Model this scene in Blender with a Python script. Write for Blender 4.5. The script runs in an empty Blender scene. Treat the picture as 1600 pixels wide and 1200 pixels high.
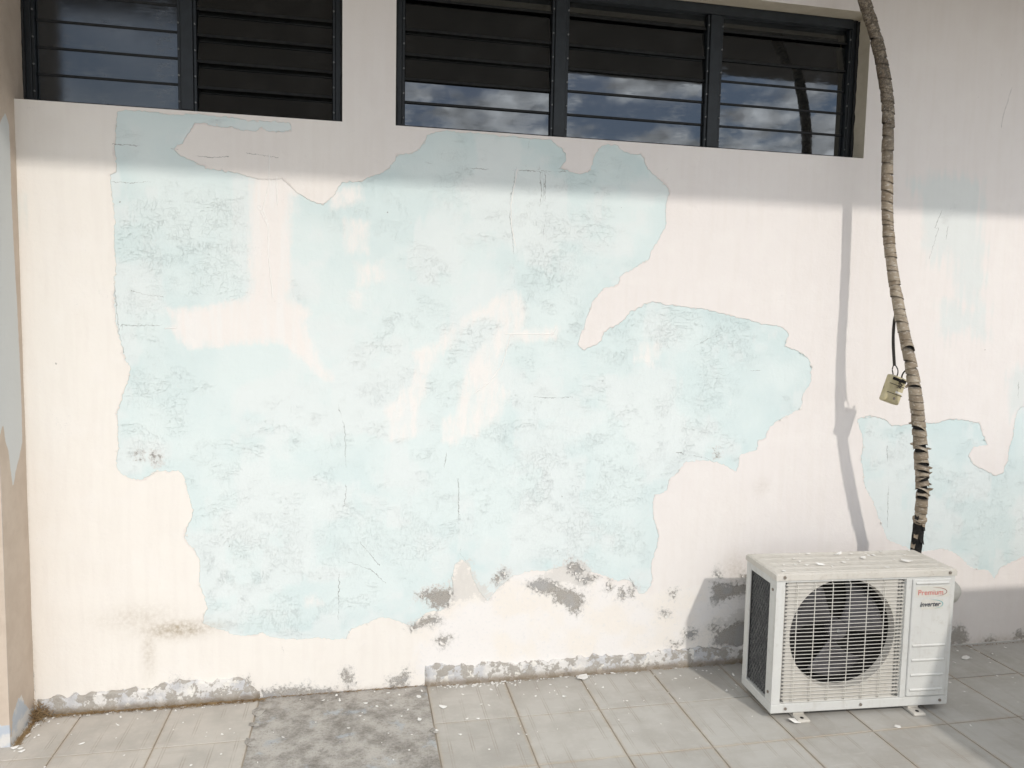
import bpy, bmesh, math, random
import numpy as np
from mathutils import Vector, Matrix

random.seed(7)
rng = np.random.default_rng(7)
scene = bpy.context.scene
COL = scene.collection

# ------------------------------------------------------------------ camera
cam = bpy.data.cameras.new('camera')
cam.sensor_width = 36.0
cam.lens = 26.44
cam.clip_start = 0.05
cam.clip_end = 6000
cam_o = bpy.data.objects.new('camera', cam)
COL.objects.link(cam_o)
# columns are right, up, back
_r = Vector((0.98004361, -0.19780703, 0.01967006))
_u = Vector((-0.00288782, 0.08477444, 0.99639598))
_b = Vector((-0.19876165, -0.97656831, 0.08251142))
cam_o.matrix_world = Matrix(((_r.x, _u.x, _b.x, 0.0), (_r.y, _u.y, _b.y, -2.79), (_r.z, _u.z, _b.z, 1.398), (0, 0, 0, 1)))
scene.camera = cam_o

# ------------------------------------------------------------------ sky, sun, exposure
SUN_EL, SUN_AZ = math.radians(36.0), math.radians(165.4)      # azimuth clockwise from +Y
world = bpy.data.worlds.new('World')
scene.world = world
world.use_nodes = True


class NT:
    """small helper for building node trees"""
    def __init__(s, tree):
        s.t = tree

    def node(s, typ, **kw):
        n = s.t.nodes.new(typ)
        for k, v in kw.items():
            setattr(n, k, v)
        return n

    def put(s, sock, v):
        if v is None:
            return
        if hasattr(v, 'is_linked') or isinstance(v, bpy.types.NodeSocket):
            s.t.links.new(v, sock)
        else:
            if sock.type == 'RGBA' and not isinstance(v, (int, float)) and len(v) == 3:
                v = (*v, 1.0)
            sock.default_value = v

    def m(s, op, a, b=None, c=None, clamp=False):
        n = s.node('ShaderNodeMath', operation=op, use_clamp=clamp)
        s.put(n.inputs[0], a); s.put(n.inputs[1], b); s.put(n.inputs[2], c)
        return n.outputs[0]

    def vm(s, op, a, b=None):
        n = s.node('ShaderNodeVectorMath', operation=op)
        s.put(n.inputs[0], a)
        if b is not None:
            s.put(n.inputs[1], b)
        return n.outputs[0]

    def mix(s, f, a, b, blend='MIX'):
        n = s.node('ShaderNodeMix', data_type='RGBA', blend_type=blend)
        s.put(n.inputs[0], f); s.put(n.inputs[6], a); s.put(n.inputs[7], b)
        return n.outputs[2]

    def noise(s, scale, detail=3, rough=0.55, vec=None, dist=0.0):
        n = s.node('ShaderNodeTexNoise')
        s.put(n.inputs['Vector'], vec)
        n.inputs['Scale'].default_value = scale
        n.inputs['Detail'].default_value = detail
        n.inputs['Roughness'].default_value = rough
        n.inputs['Distortion'].default_value = dist
        return n.outputs[0]

    def smooth(s, x, lo, hi, a=0.0, b=1.0):
        n = s.node('ShaderNodeMapRange', interpolation_type='SMOOTHSTEP')
        s.put(n.inputs[0], x)
        n.inputs[1].default_value = lo; n.inputs[2].default_value = hi
        n.inputs[3].default_value = a; n.inputs[4].default_value = b
        return n.outputs[0]

    def attr(s, name):
        return s.node('ShaderNodeAttribute', attribute_name=name).outputs['Fac']

    def mapping(s, vec, scale=(1, 1, 1), rot=(0, 0, 0), loc=(0, 0, 0)):
        n = s.node('ShaderNodeMapping')
        s.put(n.inputs[0], vec)
        n.inputs['Scale'].default_value = scale
        n.inputs['Rotation'].default_value = rot
        n.inputs['Location'].default_value = loc
        return n.outputs[0]


wt = NT(world.node_tree)
bg = world.node_tree.nodes['Background']
sky = wt.node('ShaderNodeTexSky', sky_type='NISHITA')
sky.sun_disc = False
sky.sun_elevation = SUN_EL
sky.sun_rotation = SUN_AZ
sky.dust_density = 0.3
sky.ozone_density = 1.6
geo = wt.node('ShaderNodeTexCoord').outputs['Generated']
sep = wt.node('ShaderNodeSeparateXYZ')
wt.put(sep.inputs[0], geo)
zc = wt.m('ADD', wt.m('MAXIMUM', sep.outputs[2], 0.0), 0.10)
comb = wt.node('ShaderNodeCombineXYZ')
wt.put(comb.inputs[0], wt.m('DIVIDE', sep.outputs[0], zc))
wt.put(comb.inputs[1], wt.m('DIVIDE', sep.outputs[1], zc))
cl = wt.noise(4.2, 7, 0.62, comb.outputs[0], 0.3)
cl2 = wt.noise(0.8, 3, 0.5, comb.outputs[0])
cov = wt.smooth(wt.m('ADD', cl, wt.m('MULTIPLY', wt.m('SUBTRACT', cl2, 0.5), 0.5)), 0.41, 0.55)
shade = wt.smooth(wt.noise(8.0, 6, 0.62, comb.outputs[0], 0.2), 0.34, 0.66, 8.0, 28.0)
ccol = wt.vm('SCALE', (0.97, 0.985, 1.0))
wt.put(ccol.node.inputs['Scale'], shade)
skyc = wt.mix(cov, sky.outputs[0], ccol)
wt.put(bg.inputs[0], skyc)
bg.inputs[1].default_value = 0.12

sun = bpy.data.lights.new('sun', 'SUN')
sun.energy = 2.0
sun.angle = math.radians(1.5)
sun.color = (1.0, 0.955, 0.89)
sun_o = bpy.data.objects.new('sun', sun)
COL.objects.link(sun_o)
to_sun = Vector((math.sin(SUN_AZ) * math.cos(SUN_EL), math.cos(SUN_AZ) * math.cos(SUN_EL), math.sin(SUN_EL)))
sun_o.rotation_euler = to_sun.to_track_quat('Z', 'Y').to_euler()
sun_o.location = to_sun * 20

scene.cycles.max_bounces = 5
scene.cycles.diffuse_bounces = 3
scene.cycles.glossy_bounces = 3
scene.cycles.caustics_reflective = False
scene.cycles.caustics_refractive = False
scene.view_settings.view_transform = 'Standard'
scene.view_settings.look = 'None'
scene.view_settings.exposure = -0.13
scene.view_settings.gamma = 1.0
scene.view_settings.use_curve_mapping = False

# ------------------------------------------------------------------ helpers
def tag(o, label=None, cat=None, group=None, kind=None):
    if label: o['label'] = label
    if cat: o['category'] = cat
    if group: o['group'] = group
    if kind: o['kind'] = kind
    return o


def empty(name, loc, rz=0.0):
    o = bpy.data.objects.new(name, None)
    o.empty_display_size = 0.1
    COL.objects.link(o)
    o.location = loc
    o.rotation_euler = (0, 0, rz)
    return o


def link(name, mesh, mat=None, parent=None, loc=(0, 0, 0), rot=(0, 0, 0)):
    o = bpy.data.objects.new(name, mesh)
    COL.objects.link(o)
    o.location = loc
    o.rotation_euler = rot
    if mat is not None and not mesh.materials:
        mesh.materials.append(mat)
    if parent is not None:
        o.parent = parent
    return o


def mesh_py(name, v, f, smooth=False):
    me = bpy.data.meshes.new(name)
    me.from_pydata([tuple(p) for p in v], [], [tuple(q) for q in f])
    me.update()
    if smooth:
        me.polygons.foreach_set('use_smooth', [True] * len(me.polygons))
    return me


def mesh_bm(name, bm, smooth=False):
    bmesh.ops.recalc_face_normals(bm, faces=bm.faces)
    me = bpy.data.meshes.new(name)
    bm.to_mesh(me)
    bm.free()
    if smooth:
        me.polygons.foreach_set('use_smooth', [True] * len(me.polygons))
    return me


def add_box(bm, x0, x1, y0, y1, z0, z1, bevel=0.0, seg=2):
    r = bmesh.ops.create_cube(bm, size=1.0)
    vs = r['verts']
    for v in vs:
        v.co = Vector(((x0 + x1) / 2 + v.co.x * (x1 - x0), (y0 + y1) / 2 + v.co.y * (y1 - y0), (z0 + z1) / 2 + v.co.z * (z1 - z0)))
    if bevel > 0:
        es = list({e for v in vs for e in v.link_edges})
        bmesh.ops.bevel(bm, geom=es, offset=bevel, segments=seg, affect='EDGES', profile=0.5)
    return bm


def box_mesh(name, x0, x1, y0, y1, z0, z1, bevel=0.0, seg=2):
    return mesh_bm(name, add_box(bmesh.new(), x0, x1, y0, y1, z0, z1, bevel, seg))


def add_tube(bm, pts, r, n=6, caps=True):
    """round bar along a list of points"""
    pts = [Vector(p) for p in pts]
    rings = []
    up = Vector((0, 0, 1))
    for i, p in enumerate(pts):
        t = (pts[min(i + 1, len(pts) - 1)] - pts[max(i - 1, 0)]).normalized()
        a = t.cross(up)
        if a.length < 0.05:
            a = t.cross(Vector((1, 0, 0)))
        a.normalize()
        b = t.cross(a).normalized()
        rr = r[i] if isinstance(r, (list, tuple)) else r
        rings.append([bm.verts.new(p + a * (math.cos(k * 2 * math.pi / n) * rr) + b * (math.sin(k * 2 * math.pi / n) * rr)) for k in range(n)])
    for q in range(len(rings) - 1):
        for k in range(n):
            bm.faces.new((rings[q][k], rings[q][(k + 1) % n], rings[q + 1][(k + 1) % n], rings[q + 1][k]))
    if caps:
        bm.faces.new(rings[0][::-1]); bm.faces.new(rings[-1])


def add_cyl(bm, c, axis, r, length, n=16):
    c = Vector(c); ax = Vector(axis).normalized()
    add_tube(bm, [c - ax * length / 2, c + ax * length / 2], r, n)


def vnoise(x, y, seed=0):
    """vectorised 2-D value noise in 0..1"""
    xi = np.floor(x).astype(np.int64); yi = np.floor(y).astype(np.int64)
    fx = x - xi; fy = y - yi
    fx = fx * fx * (3 - 2 * fx); fy = fy * fy * (3 - 2 * fy)
    def hsh(a, b):
        k = (a * 374761393 + b * 668265263 + seed * 1442695041) & 0x7fffffff
        k = ((k ^ (k >> 13)) * 1274126177) & 0x7fffffff
        return ((k ^ (k >> 16)) & 0xffff) / 65535.0
    a = hsh(xi, yi); b = hsh(xi + 1, yi); c = hsh(xi, yi + 1); d = hsh(xi + 1, yi + 1)
    return (a * (1 - fx) + b * fx) * (1 - fy) + (c * (1 - fx) + d * fx) * fy


def fbm(x, y, seed=0, oct=4):
    s = 0; a = 0.5; t = 0
    for o in range(oct):
        s = s + a * vnoise(x * 2 ** o, y * 2 ** o, seed + o * 17); t += a; a *= 0.5
    return s / t


def seg_dist(P, a, b):
    a = np.array(a); b = np.array(b)
    ab = b - a
    t = np.clip(((P - a) @ ab) / (ab @ ab + 1e-12), 0, 1)
    q = P - (a + t[:, None] * ab)
    side = ab[0] * (P[:, 1] - a[1]) - ab[1] * (P[:, 0] - a[0])
    return np.hypot(q[:, 0], q[:, 1]), side / (np.hypot(*ab) + 1e-12)


def poly_field(P, polys, lim):
    """signed distance, positive inside, clamped to +-lim, union of polygons"""
    out = np.full(len(P), -lim)
    for poly in polys:
        pp = np.array(poly)
        lo = pp.min(0) - lim; hi = pp.max(0) + lim
        idx = np.nonzero(((P >= lo) & (P <= hi)).all(1))[0]
        if not len(idx):
            continue
        Q = P[idx]
        dist = np.full(len(Q), lim); ins = np.zeros(len(Q), bool)
        for i in range(len(pp)):
            a = pp[i]; b = pp[(i + 1) % len(pp)]
            d, _ = seg_dist(Q, a, b)
            dist = np.minimum(dist, d)
            if a[1] != b[1]:
                c = (a[1] > Q[:, 1]) != (b[1] > Q[:, 1])
                ins ^= c & (Q[:, 0] < (b[0] - a[0]) * (Q[:, 1] - a[1]) / (b[1] - a[1]) + a[0])
        out[idx] = np.maximum(out[idx], np.where(ins, dist, -dist))
    return out


def line_fields(P, lines, lim=0.06):
    u = np.full(len(P), lim); s = np.full(len(P), lim)
    for ln in lines:
        pp = np.array(ln)
        lo = pp.min(0) - lim; hi = pp.max(0) + lim
        idx = np.nonzero(((P >= lo) & (P <= hi)).all(1))[0]
        if not len(idx):
            continue
        Q = P[idx]
        for i in range(len(pp) - 1):
            d, sd = seg_dist(Q, pp[i], pp[i + 1])
            w = d < u[idx]
            u[idx] = np.where(w, d, u[idx]); s[idx] = np.where(w, sd, s[idx])
    return u, s


def set_attr(me, name, arr):
    a = me.attributes.new(name, 'FLOAT', 'POINT')
    a.data.foreach_set('value', np.asarray(arr, dtype=np.float32))


def grid_mesh(name, us, vs, place, hole=None):
    """us x vs grid; place(U, V) -> (n, 3); hole(uc, vc) -> True where a face is left out"""
    U, V = np.meshgrid(us, vs)
    co = place(U.ravel(), V.ravel())
    nu, nv = len(us), len(vs)
    i = np.arange(nu - 1)[None, :] + nu * np.arange(nv - 1)[:, None]
    q = np.stack([i, i + 1, i + 1 + nu, i + nu], -1).reshape(-1, 4)
    if hole is not None:
        uc = ((us[:-1] + us[1:]) / 2)[None, :].repeat(nv - 1, 0).ravel()
        vc = ((vs[:-1] + vs[1:]) / 2)[:, None].repeat(nu - 1, 1).ravel()
        q = q[~hole(uc, vc)]
    me = bpy.data.meshes.new(name)
    me.vertices.add(len(co)); me.vertices.foreach_set('co', co.astype(np.float32).ravel())
    me.loops.add(q.size); me.loops.foreach_set('vertex_index', q.ravel().astype(np.int32))
    me.polygons.add(len(q)); me.polygons.foreach_set('loop_start', (np.arange(len(q)) * 4).astype(np.int32))
    me.update(calc_edges=True)
    me.polygons.foreach_set('use_smooth', np.ones(len(q), bool))
    return me, np.stack([U.ravel(), V.ravel()], 1)


# ------------------------------------------------------------------ materials
def new_mat(name, rough=0.8, spec=0.3):
    m = bpy.data.materials.new(name)
    m.use_nodes = True
    t = NT(m.node_tree)
    b = m.node_tree.nodes['Principled BSDF']
    b.inputs['Roughness'].default_value = rough
    b.inputs['Specular IOR Level'].default_value = spec
    return m, t, b


def obj_co(t):
    return t.node('ShaderNodeTexCoord').outputs['Object']


def bump(t, b, height, dist=1.0, strength=1.0):
    n = t.node('ShaderNodeBump')
    n.inputs['Strength'].default_value = strength
    n.inputs['Distance'].default_value = dist
    t.put(n.inputs['Height'], height)
    t.put(b.inputs['Normal'], n.outputs[0])


def mottled(name, c1, c2, scale=20, rough=0.75, spec=0.3, bumpd=0.0, c3=None, t3=0.62, metal=0.0, rnd=0.0):
    m, t, b = new_mat(name, rough, spec)
    co = obj_co(t)
    n1 = t.noise(scale, 5, 0.6, co)
    col = t.mix(t.smooth(n1, 0.3, 0.7), c1, c2)
    if c3 is not None:
        n2 = t.noise(scale * 0.45, 6, 0.65, co, 0.4)
        col = t.mix(t.smooth(n2, t3, t3 + 0.06), col, c3)
    if rnd:
        r = t.node('ShaderNodeObjectInfo').outputs['Random']
        hsv = t.node('ShaderNodeHueSaturation')
        t.put(hsv.inputs['Value'], t.m('MULTIPLY_ADD', r, rnd, 1.0 - rnd * 0.5))
        t.put(hsv.inputs['Color'], col)
        col = hsv.outputs[0]
    t.put(b.inputs['Base Color'], col)
    b.inputs['Metallic'].default_value = metal
    if bumpd:
        bump(t, b, t.noise(scale * 4, 5, 0.6, co), bumpd)
    return m


DATA = {
  'cyan': [[(-0.796,2.074),(-0.712,2.078),(-0.618,2.078),(-0.561,2.076),(-0.458,2.077),(-0.353,2.076),(-0.268,2.076),(-0.234,2.074),(-0.234,2.047),(-0.268,2.041),(-0.322,2.035),(-0.336,2.051),(-0.353,2.035),(-0.396,2.034),(-0.423,2.043),(-0.469,2.046),(-0.51,2.056),(-0.557,2.055),(-0.57,2.022),(-0.595,1.978),(-0.62,1.962),(-0.612,1.947),(-0.579,1.934),(-0.551,1.917),(-0.522,1.901),(-0.47,1.896),(-0.414,1.893),(-0.38,1.886),(-0.333,1.88),(-0.269,1.879),(-0.222,1.837),(-0.204,1.832),(-0.165,1.811),(-0.128,1.802),(-0.095,1.831),(-0.062,1.882),(-0.001,1.889),(0.061,1.915),(0.088,1.928),(0.107,1.945),(0.122,1.968),(0.131,1.985),(0.175,1.994),(0.209,2.014),(0.227,2.038),(0.234,2.066),(0.266,2.079),(0.312,2.085),(0.359,2.083),(0.43,2.084),(0.525,2.079),(0.622,2.076),(0.696,2.076),(0.716,2.061),(0.746,2.049),(0.759,2.031),(0.755,2.002),(0.728,1.972),(0.768,1.965),(0.811,1.958),(0.848,1.965),(0.86,1.999),(0.866,2.037),(0.881,2.062),(0.908,2.073),(0.959,2.077),(0.98,2.061),(1.011,2.051),(1.05,2.042),(1.069,2.026),(1.078,2.003),(1.105,1.975),(1.146,1.941),(1.168,1.918),(1.171,1.886),(1.163,1.842),(1.167,1.801),(1.16,1.768),(1.135,1.725),(1.111,1.683),(1.101,1.65),(1.065,1.627),(1.027,1.606),(0.983,1.58),(0.976,1.555),(0.953,1.542),(0.925,1.537),(0.9,1.514),(0.88,1.489),(0.869,1.447),(0.852,1.398),(0.835,1.361),(0.829,1.324),(0.826,1.309),(0.847,1.299),(0.88,1.312),(0.914,1.327),(0.926,1.357),(0.956,1.38),(0.989,1.4),(1.015,1.421),(1.032,1.446),(1.063,1.464),(1.097,1.48),(1.136,1.485),(1.19,1.474),(1.231,1.473),(1.271,1.466),(1.34,1.463),(1.395,1.451),(1.451,1.435),(1.521,1.426),(1.592,1.414),(1.649,1.408),(1.693,1.388),(1.712,1.37),(1.705,1.341),(1.7,1.32),(1.741,1.31),(1.786,1.29),(1.816,1.266),(1.83,1.232),(1.83,1.179),(1.814,1.147),(1.795,1.126),(1.787,1.067),(1.756,1.046),(1.713,1.025),(1.671,1.007),(1.644,0.975),(1.631,0.949),(1.6,0.933),(1.599,0.894),(1.548,0.881),(1.52,0.871),(1.517,0.829),(1.509,0.81),(1.451,0.833),(1.4,0.852),(1.338,0.856),(1.278,0.849),(1.263,0.821),(1.236,0.798),(1.218,0.777),(1.213,0.743),(1.192,0.726),(1.157,0.722),(1.153,0.688),(1.155,0.622),(1.17,0.583),(1.18,0.543),(1.179,0.503),(1.166,0.469),(1.157,0.438),(1.156,0.385),(1.155,0.346),(1.134,0.315),(1.107,0.314),(1.089,0.349),(1.066,0.374),(1.042,0.378),(1.015,0.366),(0.988,0.38),(0.961,0.395),(0.92,0.407),(0.854,0.431),(0.788,0.445),(0.711,0.425),(0.659,0.433),(0.583,0.419),(0.558,0.399),(0.528,0.37),(0.498,0.341),(0.489,0.322),(0.453,0.357),(0.427,0.408),(0.419,0.459),(0.387,0.488),(0.362,0.474),(0.348,0.412),(0.354,0.362),(0.335,0.312),(0.31,0.289),(0.257,0.284),(0.213,0.252),(0.202,0.22),(0.189,0.243),(0.153,0.256),(0.117,0.273),(0.081,0.277),(0.046,0.262),(-0.025,0.239),(-0.039,0.218),(-0.048,0.204),(-0.095,0.202),(-0.141,0.212),(-0.21,0.21),(-0.278,0.219),(-0.323,0.229),(-0.35,0.248),(-0.372,0.245),(-0.412,0.24),(-0.456,0.25),(-0.474,0.263),(-0.5,0.27),(-0.522,0.283),(-0.548,0.299),(-0.543,0.322),(-0.536,0.35),(-0.546,0.398),(-0.559,0.441),(-0.562,0.493),(-0.557,0.535),(-0.568,0.563),(-0.593,0.595),(-0.599,0.623),(-0.588,0.669),(-0.581,0.715),(-0.591,0.761),(-0.6,0.807),(-0.613,0.846),(-0.642,0.854),(-0.694,0.855),(-0.715,0.84),(-0.747,0.829),(-0.788,0.83),(-0.814,0.846),(-0.824,0.873),(-0.822,0.958),(-0.814,1.047),(-0.798,1.114),(-0.775,1.18),(-0.772,1.213),(-0.785,1.246),(-0.793,1.279),(-0.804,1.312),(-0.813,1.377),(-0.815,1.464),(-0.816,1.507),(-0.812,1.593),(-0.813,1.721),(-0.818,1.785),(-0.821,1.837),(-0.818,1.859),(-0.8,1.87),(-0.801,1.933),(-0.801,2.017)],[(2.055,1.018),(2.115,1.031),(2.177,1.017),(2.225,0.989),(2.334,0.997),(2.444,1.001),(2.523,1.015),(2.588,1.009),(2.654,0.991),(2.675,0.943),(2.701,0.9),(2.63,0.893),(2.607,0.853),(2.636,0.816),(2.704,0.786),(2.76,0.756),(2.795,0.77),(2.817,0.827),(2.826,0.913),(2.835,0.998),(2.847,1.055),(2.894,1.084),(3.153,1.054),(3.219,0.374),(2.94,0.393),(2.857,0.361),(2.815,0.339),(2.789,0.296),(2.759,0.327),(2.708,0.338),(2.657,0.355),(2.604,0.401),(2.536,0.439),(2.375,0.434),(2.228,0.502),(2.192,0.574),(2.155,0.659),(2.11,0.729),(2.081,0.84),(2.092,0.908),(2.073,0.963)],[(-0.306,1.848),(-0.287,1.852),(-0.287,1.807),(-0.304,1.804)]],
  'faint': [[(2.245,2.007),(2.41,2.055),(2.579,2.012),(2.61,1.718),(2.624,1.472),(2.556,1.479),(2.514,1.525),(2.449,1.712),(2.363,1.687),(2.325,1.787)],[(2.435,1.523),(2.644,1.5),(2.672,1.363),(2.431,1.373)],[(2.768,1.197),(2.896,1.254),(2.914,1.055),(2.816,1.027)],[(-0.325,1.832),(-0.313,1.744),(-0.303,1.612),(-0.297,1.489),(-0.28,1.433),(-0.271,1.456),(-0.288,1.568),(-0.292,1.723),(-0.304,1.833)],[(-1.117,1.811),(-1.105,1.791),(-1.094,1.687),(-1.102,1.698),(-1.112,1.749)]],
  'wash': [[(0.181,1.279),(0.216,1.291),(0.298,1.328),(0.345,1.376),(0.392,1.425),(0.476,1.462),(0.561,1.519),(0.591,1.496),(0.612,1.429),(0.601,1.357),(0.539,1.356),(0.514,1.403),(0.453,1.414),(0.405,1.389),(0.357,1.348),(0.322,1.293),(0.275,1.257),(0.247,1.185),(0.229,1.101),(0.206,1.066),(0.202,0.97),(0.113,0.947),(0.1,1.066),(0.182,1.161),(0.216,1.232)],[(0.539,1.392),(0.491,1.343),(0.443,1.294),(0.407,1.222),(0.384,1.162),(0.368,1.089),(0.362,1.053),(0.302,1.029),(0.303,0.944),(0.351,0.932),(0.375,0.956),(0.436,0.979),(0.496,1.016),(0.533,1.064),(0.556,1.125),(0.493,1.186),(0.504,1.259),(0.54,1.307),(0.564,1.356)],[(-0.055,1.745),(0.022,1.737),(0.029,1.635),(-0.039,1.639)],[(-0.01,1.595),(0.077,1.603),(0.086,1.534),(0.006,1.52)],[(-0.032,1.485),(-0.0,1.481),(0.007,1.444),(-0.027,1.443)],[(-0.128,1.842),(-0.006,1.871),(0.017,1.827),(-0.095,1.788)],[(1.076,1.327),(1.143,1.315),(1.132,1.24),(1.065,1.264)],[(0.551,1.368),(0.738,1.369),(0.734,1.339),(0.552,1.332)],[(2.401,1.763),(2.47,1.686),(2.548,1.498),(2.451,1.523),(2.361,1.682)],[(-0.187,0.367),(-0.164,0.377),(-0.148,0.347),(-0.187,0.345)]],
  'smear': [[(-0.376,1.912),(-0.374,1.862),(-0.379,1.807),(-0.377,1.719),(-0.376,1.587),(-0.373,1.52),(-0.384,1.469),(-0.412,1.459),(-0.454,1.449),(-0.486,1.437),(-0.57,1.426),(-0.633,1.416),(-0.649,1.42),(-0.637,1.396),(-0.629,1.37),(-0.646,1.352),(-0.63,1.337),(-0.608,1.304),(-0.589,1.286),(-0.53,1.289),(-0.467,1.292),(-0.359,1.296),(-0.272,1.306),(-0.246,1.286),(-0.224,1.27),(-0.184,1.229),(-0.14,1.183),(-0.111,1.162),(-0.095,1.174),(-0.104,1.207),(-0.142,1.246),(-0.16,1.287),(-0.18,1.339),(-0.188,1.389),(-0.168,1.413),(-0.184,1.435),(-0.215,1.45),(-0.243,1.474),(-0.243,1.524),(-0.24,1.614),(-0.237,1.748),(-0.233,1.819),(-0.204,1.832),(-0.139,1.815),(-0.073,1.868),(-0.073,1.93)]],
  'white': [[(0.202,0.22),(0.237,0.275),(0.31,0.289),(0.364,0.323),(0.484,0.322),(0.533,0.37),(0.583,0.419),(0.711,0.425),(0.92,0.407),(1.089,0.336),(1.153,0.319),(1.276,0.347),(1.416,0.359),(1.617,0.363),(1.637,-0.025),(1.233,0.018),(0.24,0.027),(0.21,0.131)]],
  'cement': [[(0.225,0.356),(0.256,0.37),(0.309,0.372),(0.341,0.37),(0.349,0.344),(0.335,0.312),(0.298,0.302),(0.266,0.316),(0.256,0.335)],[(0.194,0.233),(0.213,0.247),(0.25,0.272),(0.286,0.272),(0.301,0.254),(0.267,0.238),(0.238,0.24),(0.218,0.226),(0.202,0.222)],[(0.292,0.176),(0.312,0.185),(0.346,0.18),(0.332,0.168),(0.317,0.159)],[(0.65,0.374),(0.691,0.39),(0.745,0.382),(0.777,0.357),(0.817,0.347),(0.87,0.319),(0.879,0.297),(0.863,0.277),(0.854,0.249),(0.827,0.256),(0.8,0.289),(0.755,0.299),(0.754,0.33),(0.702,0.341)],[(0.814,0.449),(0.84,0.455),(0.872,0.425),(0.854,0.408),(0.815,0.42)],[(0.855,0.384),(0.921,0.402),(0.929,0.391),(0.882,0.375)],[(0.975,0.373),(0.991,0.362),(0.987,0.341),(0.97,0.352)],[(1.03,0.339),(1.052,0.322),(1.042,0.301),(1.022,0.313)],[(1.07,0.35),(1.084,0.331),(1.074,0.315)],[(0.507,0.404),(0.545,0.433),(0.557,0.422),(0.528,0.391)],[(1.429,0.34),(1.446,0.341),(1.489,0.328),(1.532,0.332),(1.595,0.334),(1.597,0.298),(1.534,0.285),(1.477,0.269),(1.435,0.263)],[(1.425,0.155),(1.448,0.159),(1.469,0.136),(1.511,0.161),(1.54,0.172),(1.612,0.171),(1.618,0.054),(1.516,0.067),(1.443,0.085),(1.453,0.12)],[(1.313,0.135),(1.335,0.147),(1.361,0.14),(1.342,0.117),(1.319,0.116)],[(1.249,0.109),(1.264,0.103),(1.298,0.095),(1.259,0.087)],[(1.212,0.222),(1.234,0.226),(1.226,0.208)],[(1.244,0.314),(1.269,0.316),(1.256,0.3)],[(1.443,0.39),(1.464,0.37),(1.45,0.371)],[(1.553,0.366),(1.582,0.375),(1.583,0.348)],[(-0.062,0.081),(-0.036,0.086),(-0.024,0.053),(-0.02,0.033),(-0.036,0.029),(-0.057,0.046)],[(0.111,0.032),(0.155,0.044),(0.179,0.065),(0.186,0.049),(0.174,0.012),(0.148,0.002),(0.123,0.004),(0.14,0.025)],[(2.578,0.067),(2.629,0.085),(2.658,0.062),(2.679,0.008),(2.584,-0.007)],[(2.921,0.03),(2.954,0.043),(2.987,0.02),(2.982,0.002),(2.926,0.009)],[(2.77,0.004),(2.803,0.014),(2.814,-0.005)],[(-0.672,0.06),(-0.644,0.079),(-0.612,0.072),(-0.59,0.056),(-0.655,0.044)],[(-0.432,0.072),(-0.396,0.077),(-0.381,0.056),(-0.425,0.05)],[(-0.347,0.019),(-0.279,0.031),(-0.188,0.024),(-0.095,0.006),(-0.095,-0.011),(-0.347,-0.015)],[(-0.755,0.917),(-0.747,0.908),(-0.751,0.899)],[(-0.708,0.907),(-0.691,0.9),(-0.698,0.891)],[(1.415,0.891),(1.432,0.878),(1.421,0.87)]],
  'plaster': [[(0.367,0.474),(0.386,0.491),(0.419,0.477),(0.422,0.447),(0.445,0.415),(0.483,0.375),(0.494,0.331),(0.476,0.322),(0.446,0.332),(0.409,0.326),(0.364,0.331),(0.346,0.362),(0.353,0.425)],[(0.236,0.368),(0.309,0.389),(0.371,0.379),(0.384,0.322),(0.31,0.301),(0.261,0.317)],[(0.762,0.443),(0.853,0.465),(0.907,0.424),(0.921,0.384),(0.842,0.362),(0.712,0.381),(0.685,0.408)],[(1.425,0.169),(1.537,0.216),(1.61,0.226),(1.613,0.157),(1.484,0.138)]],
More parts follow.
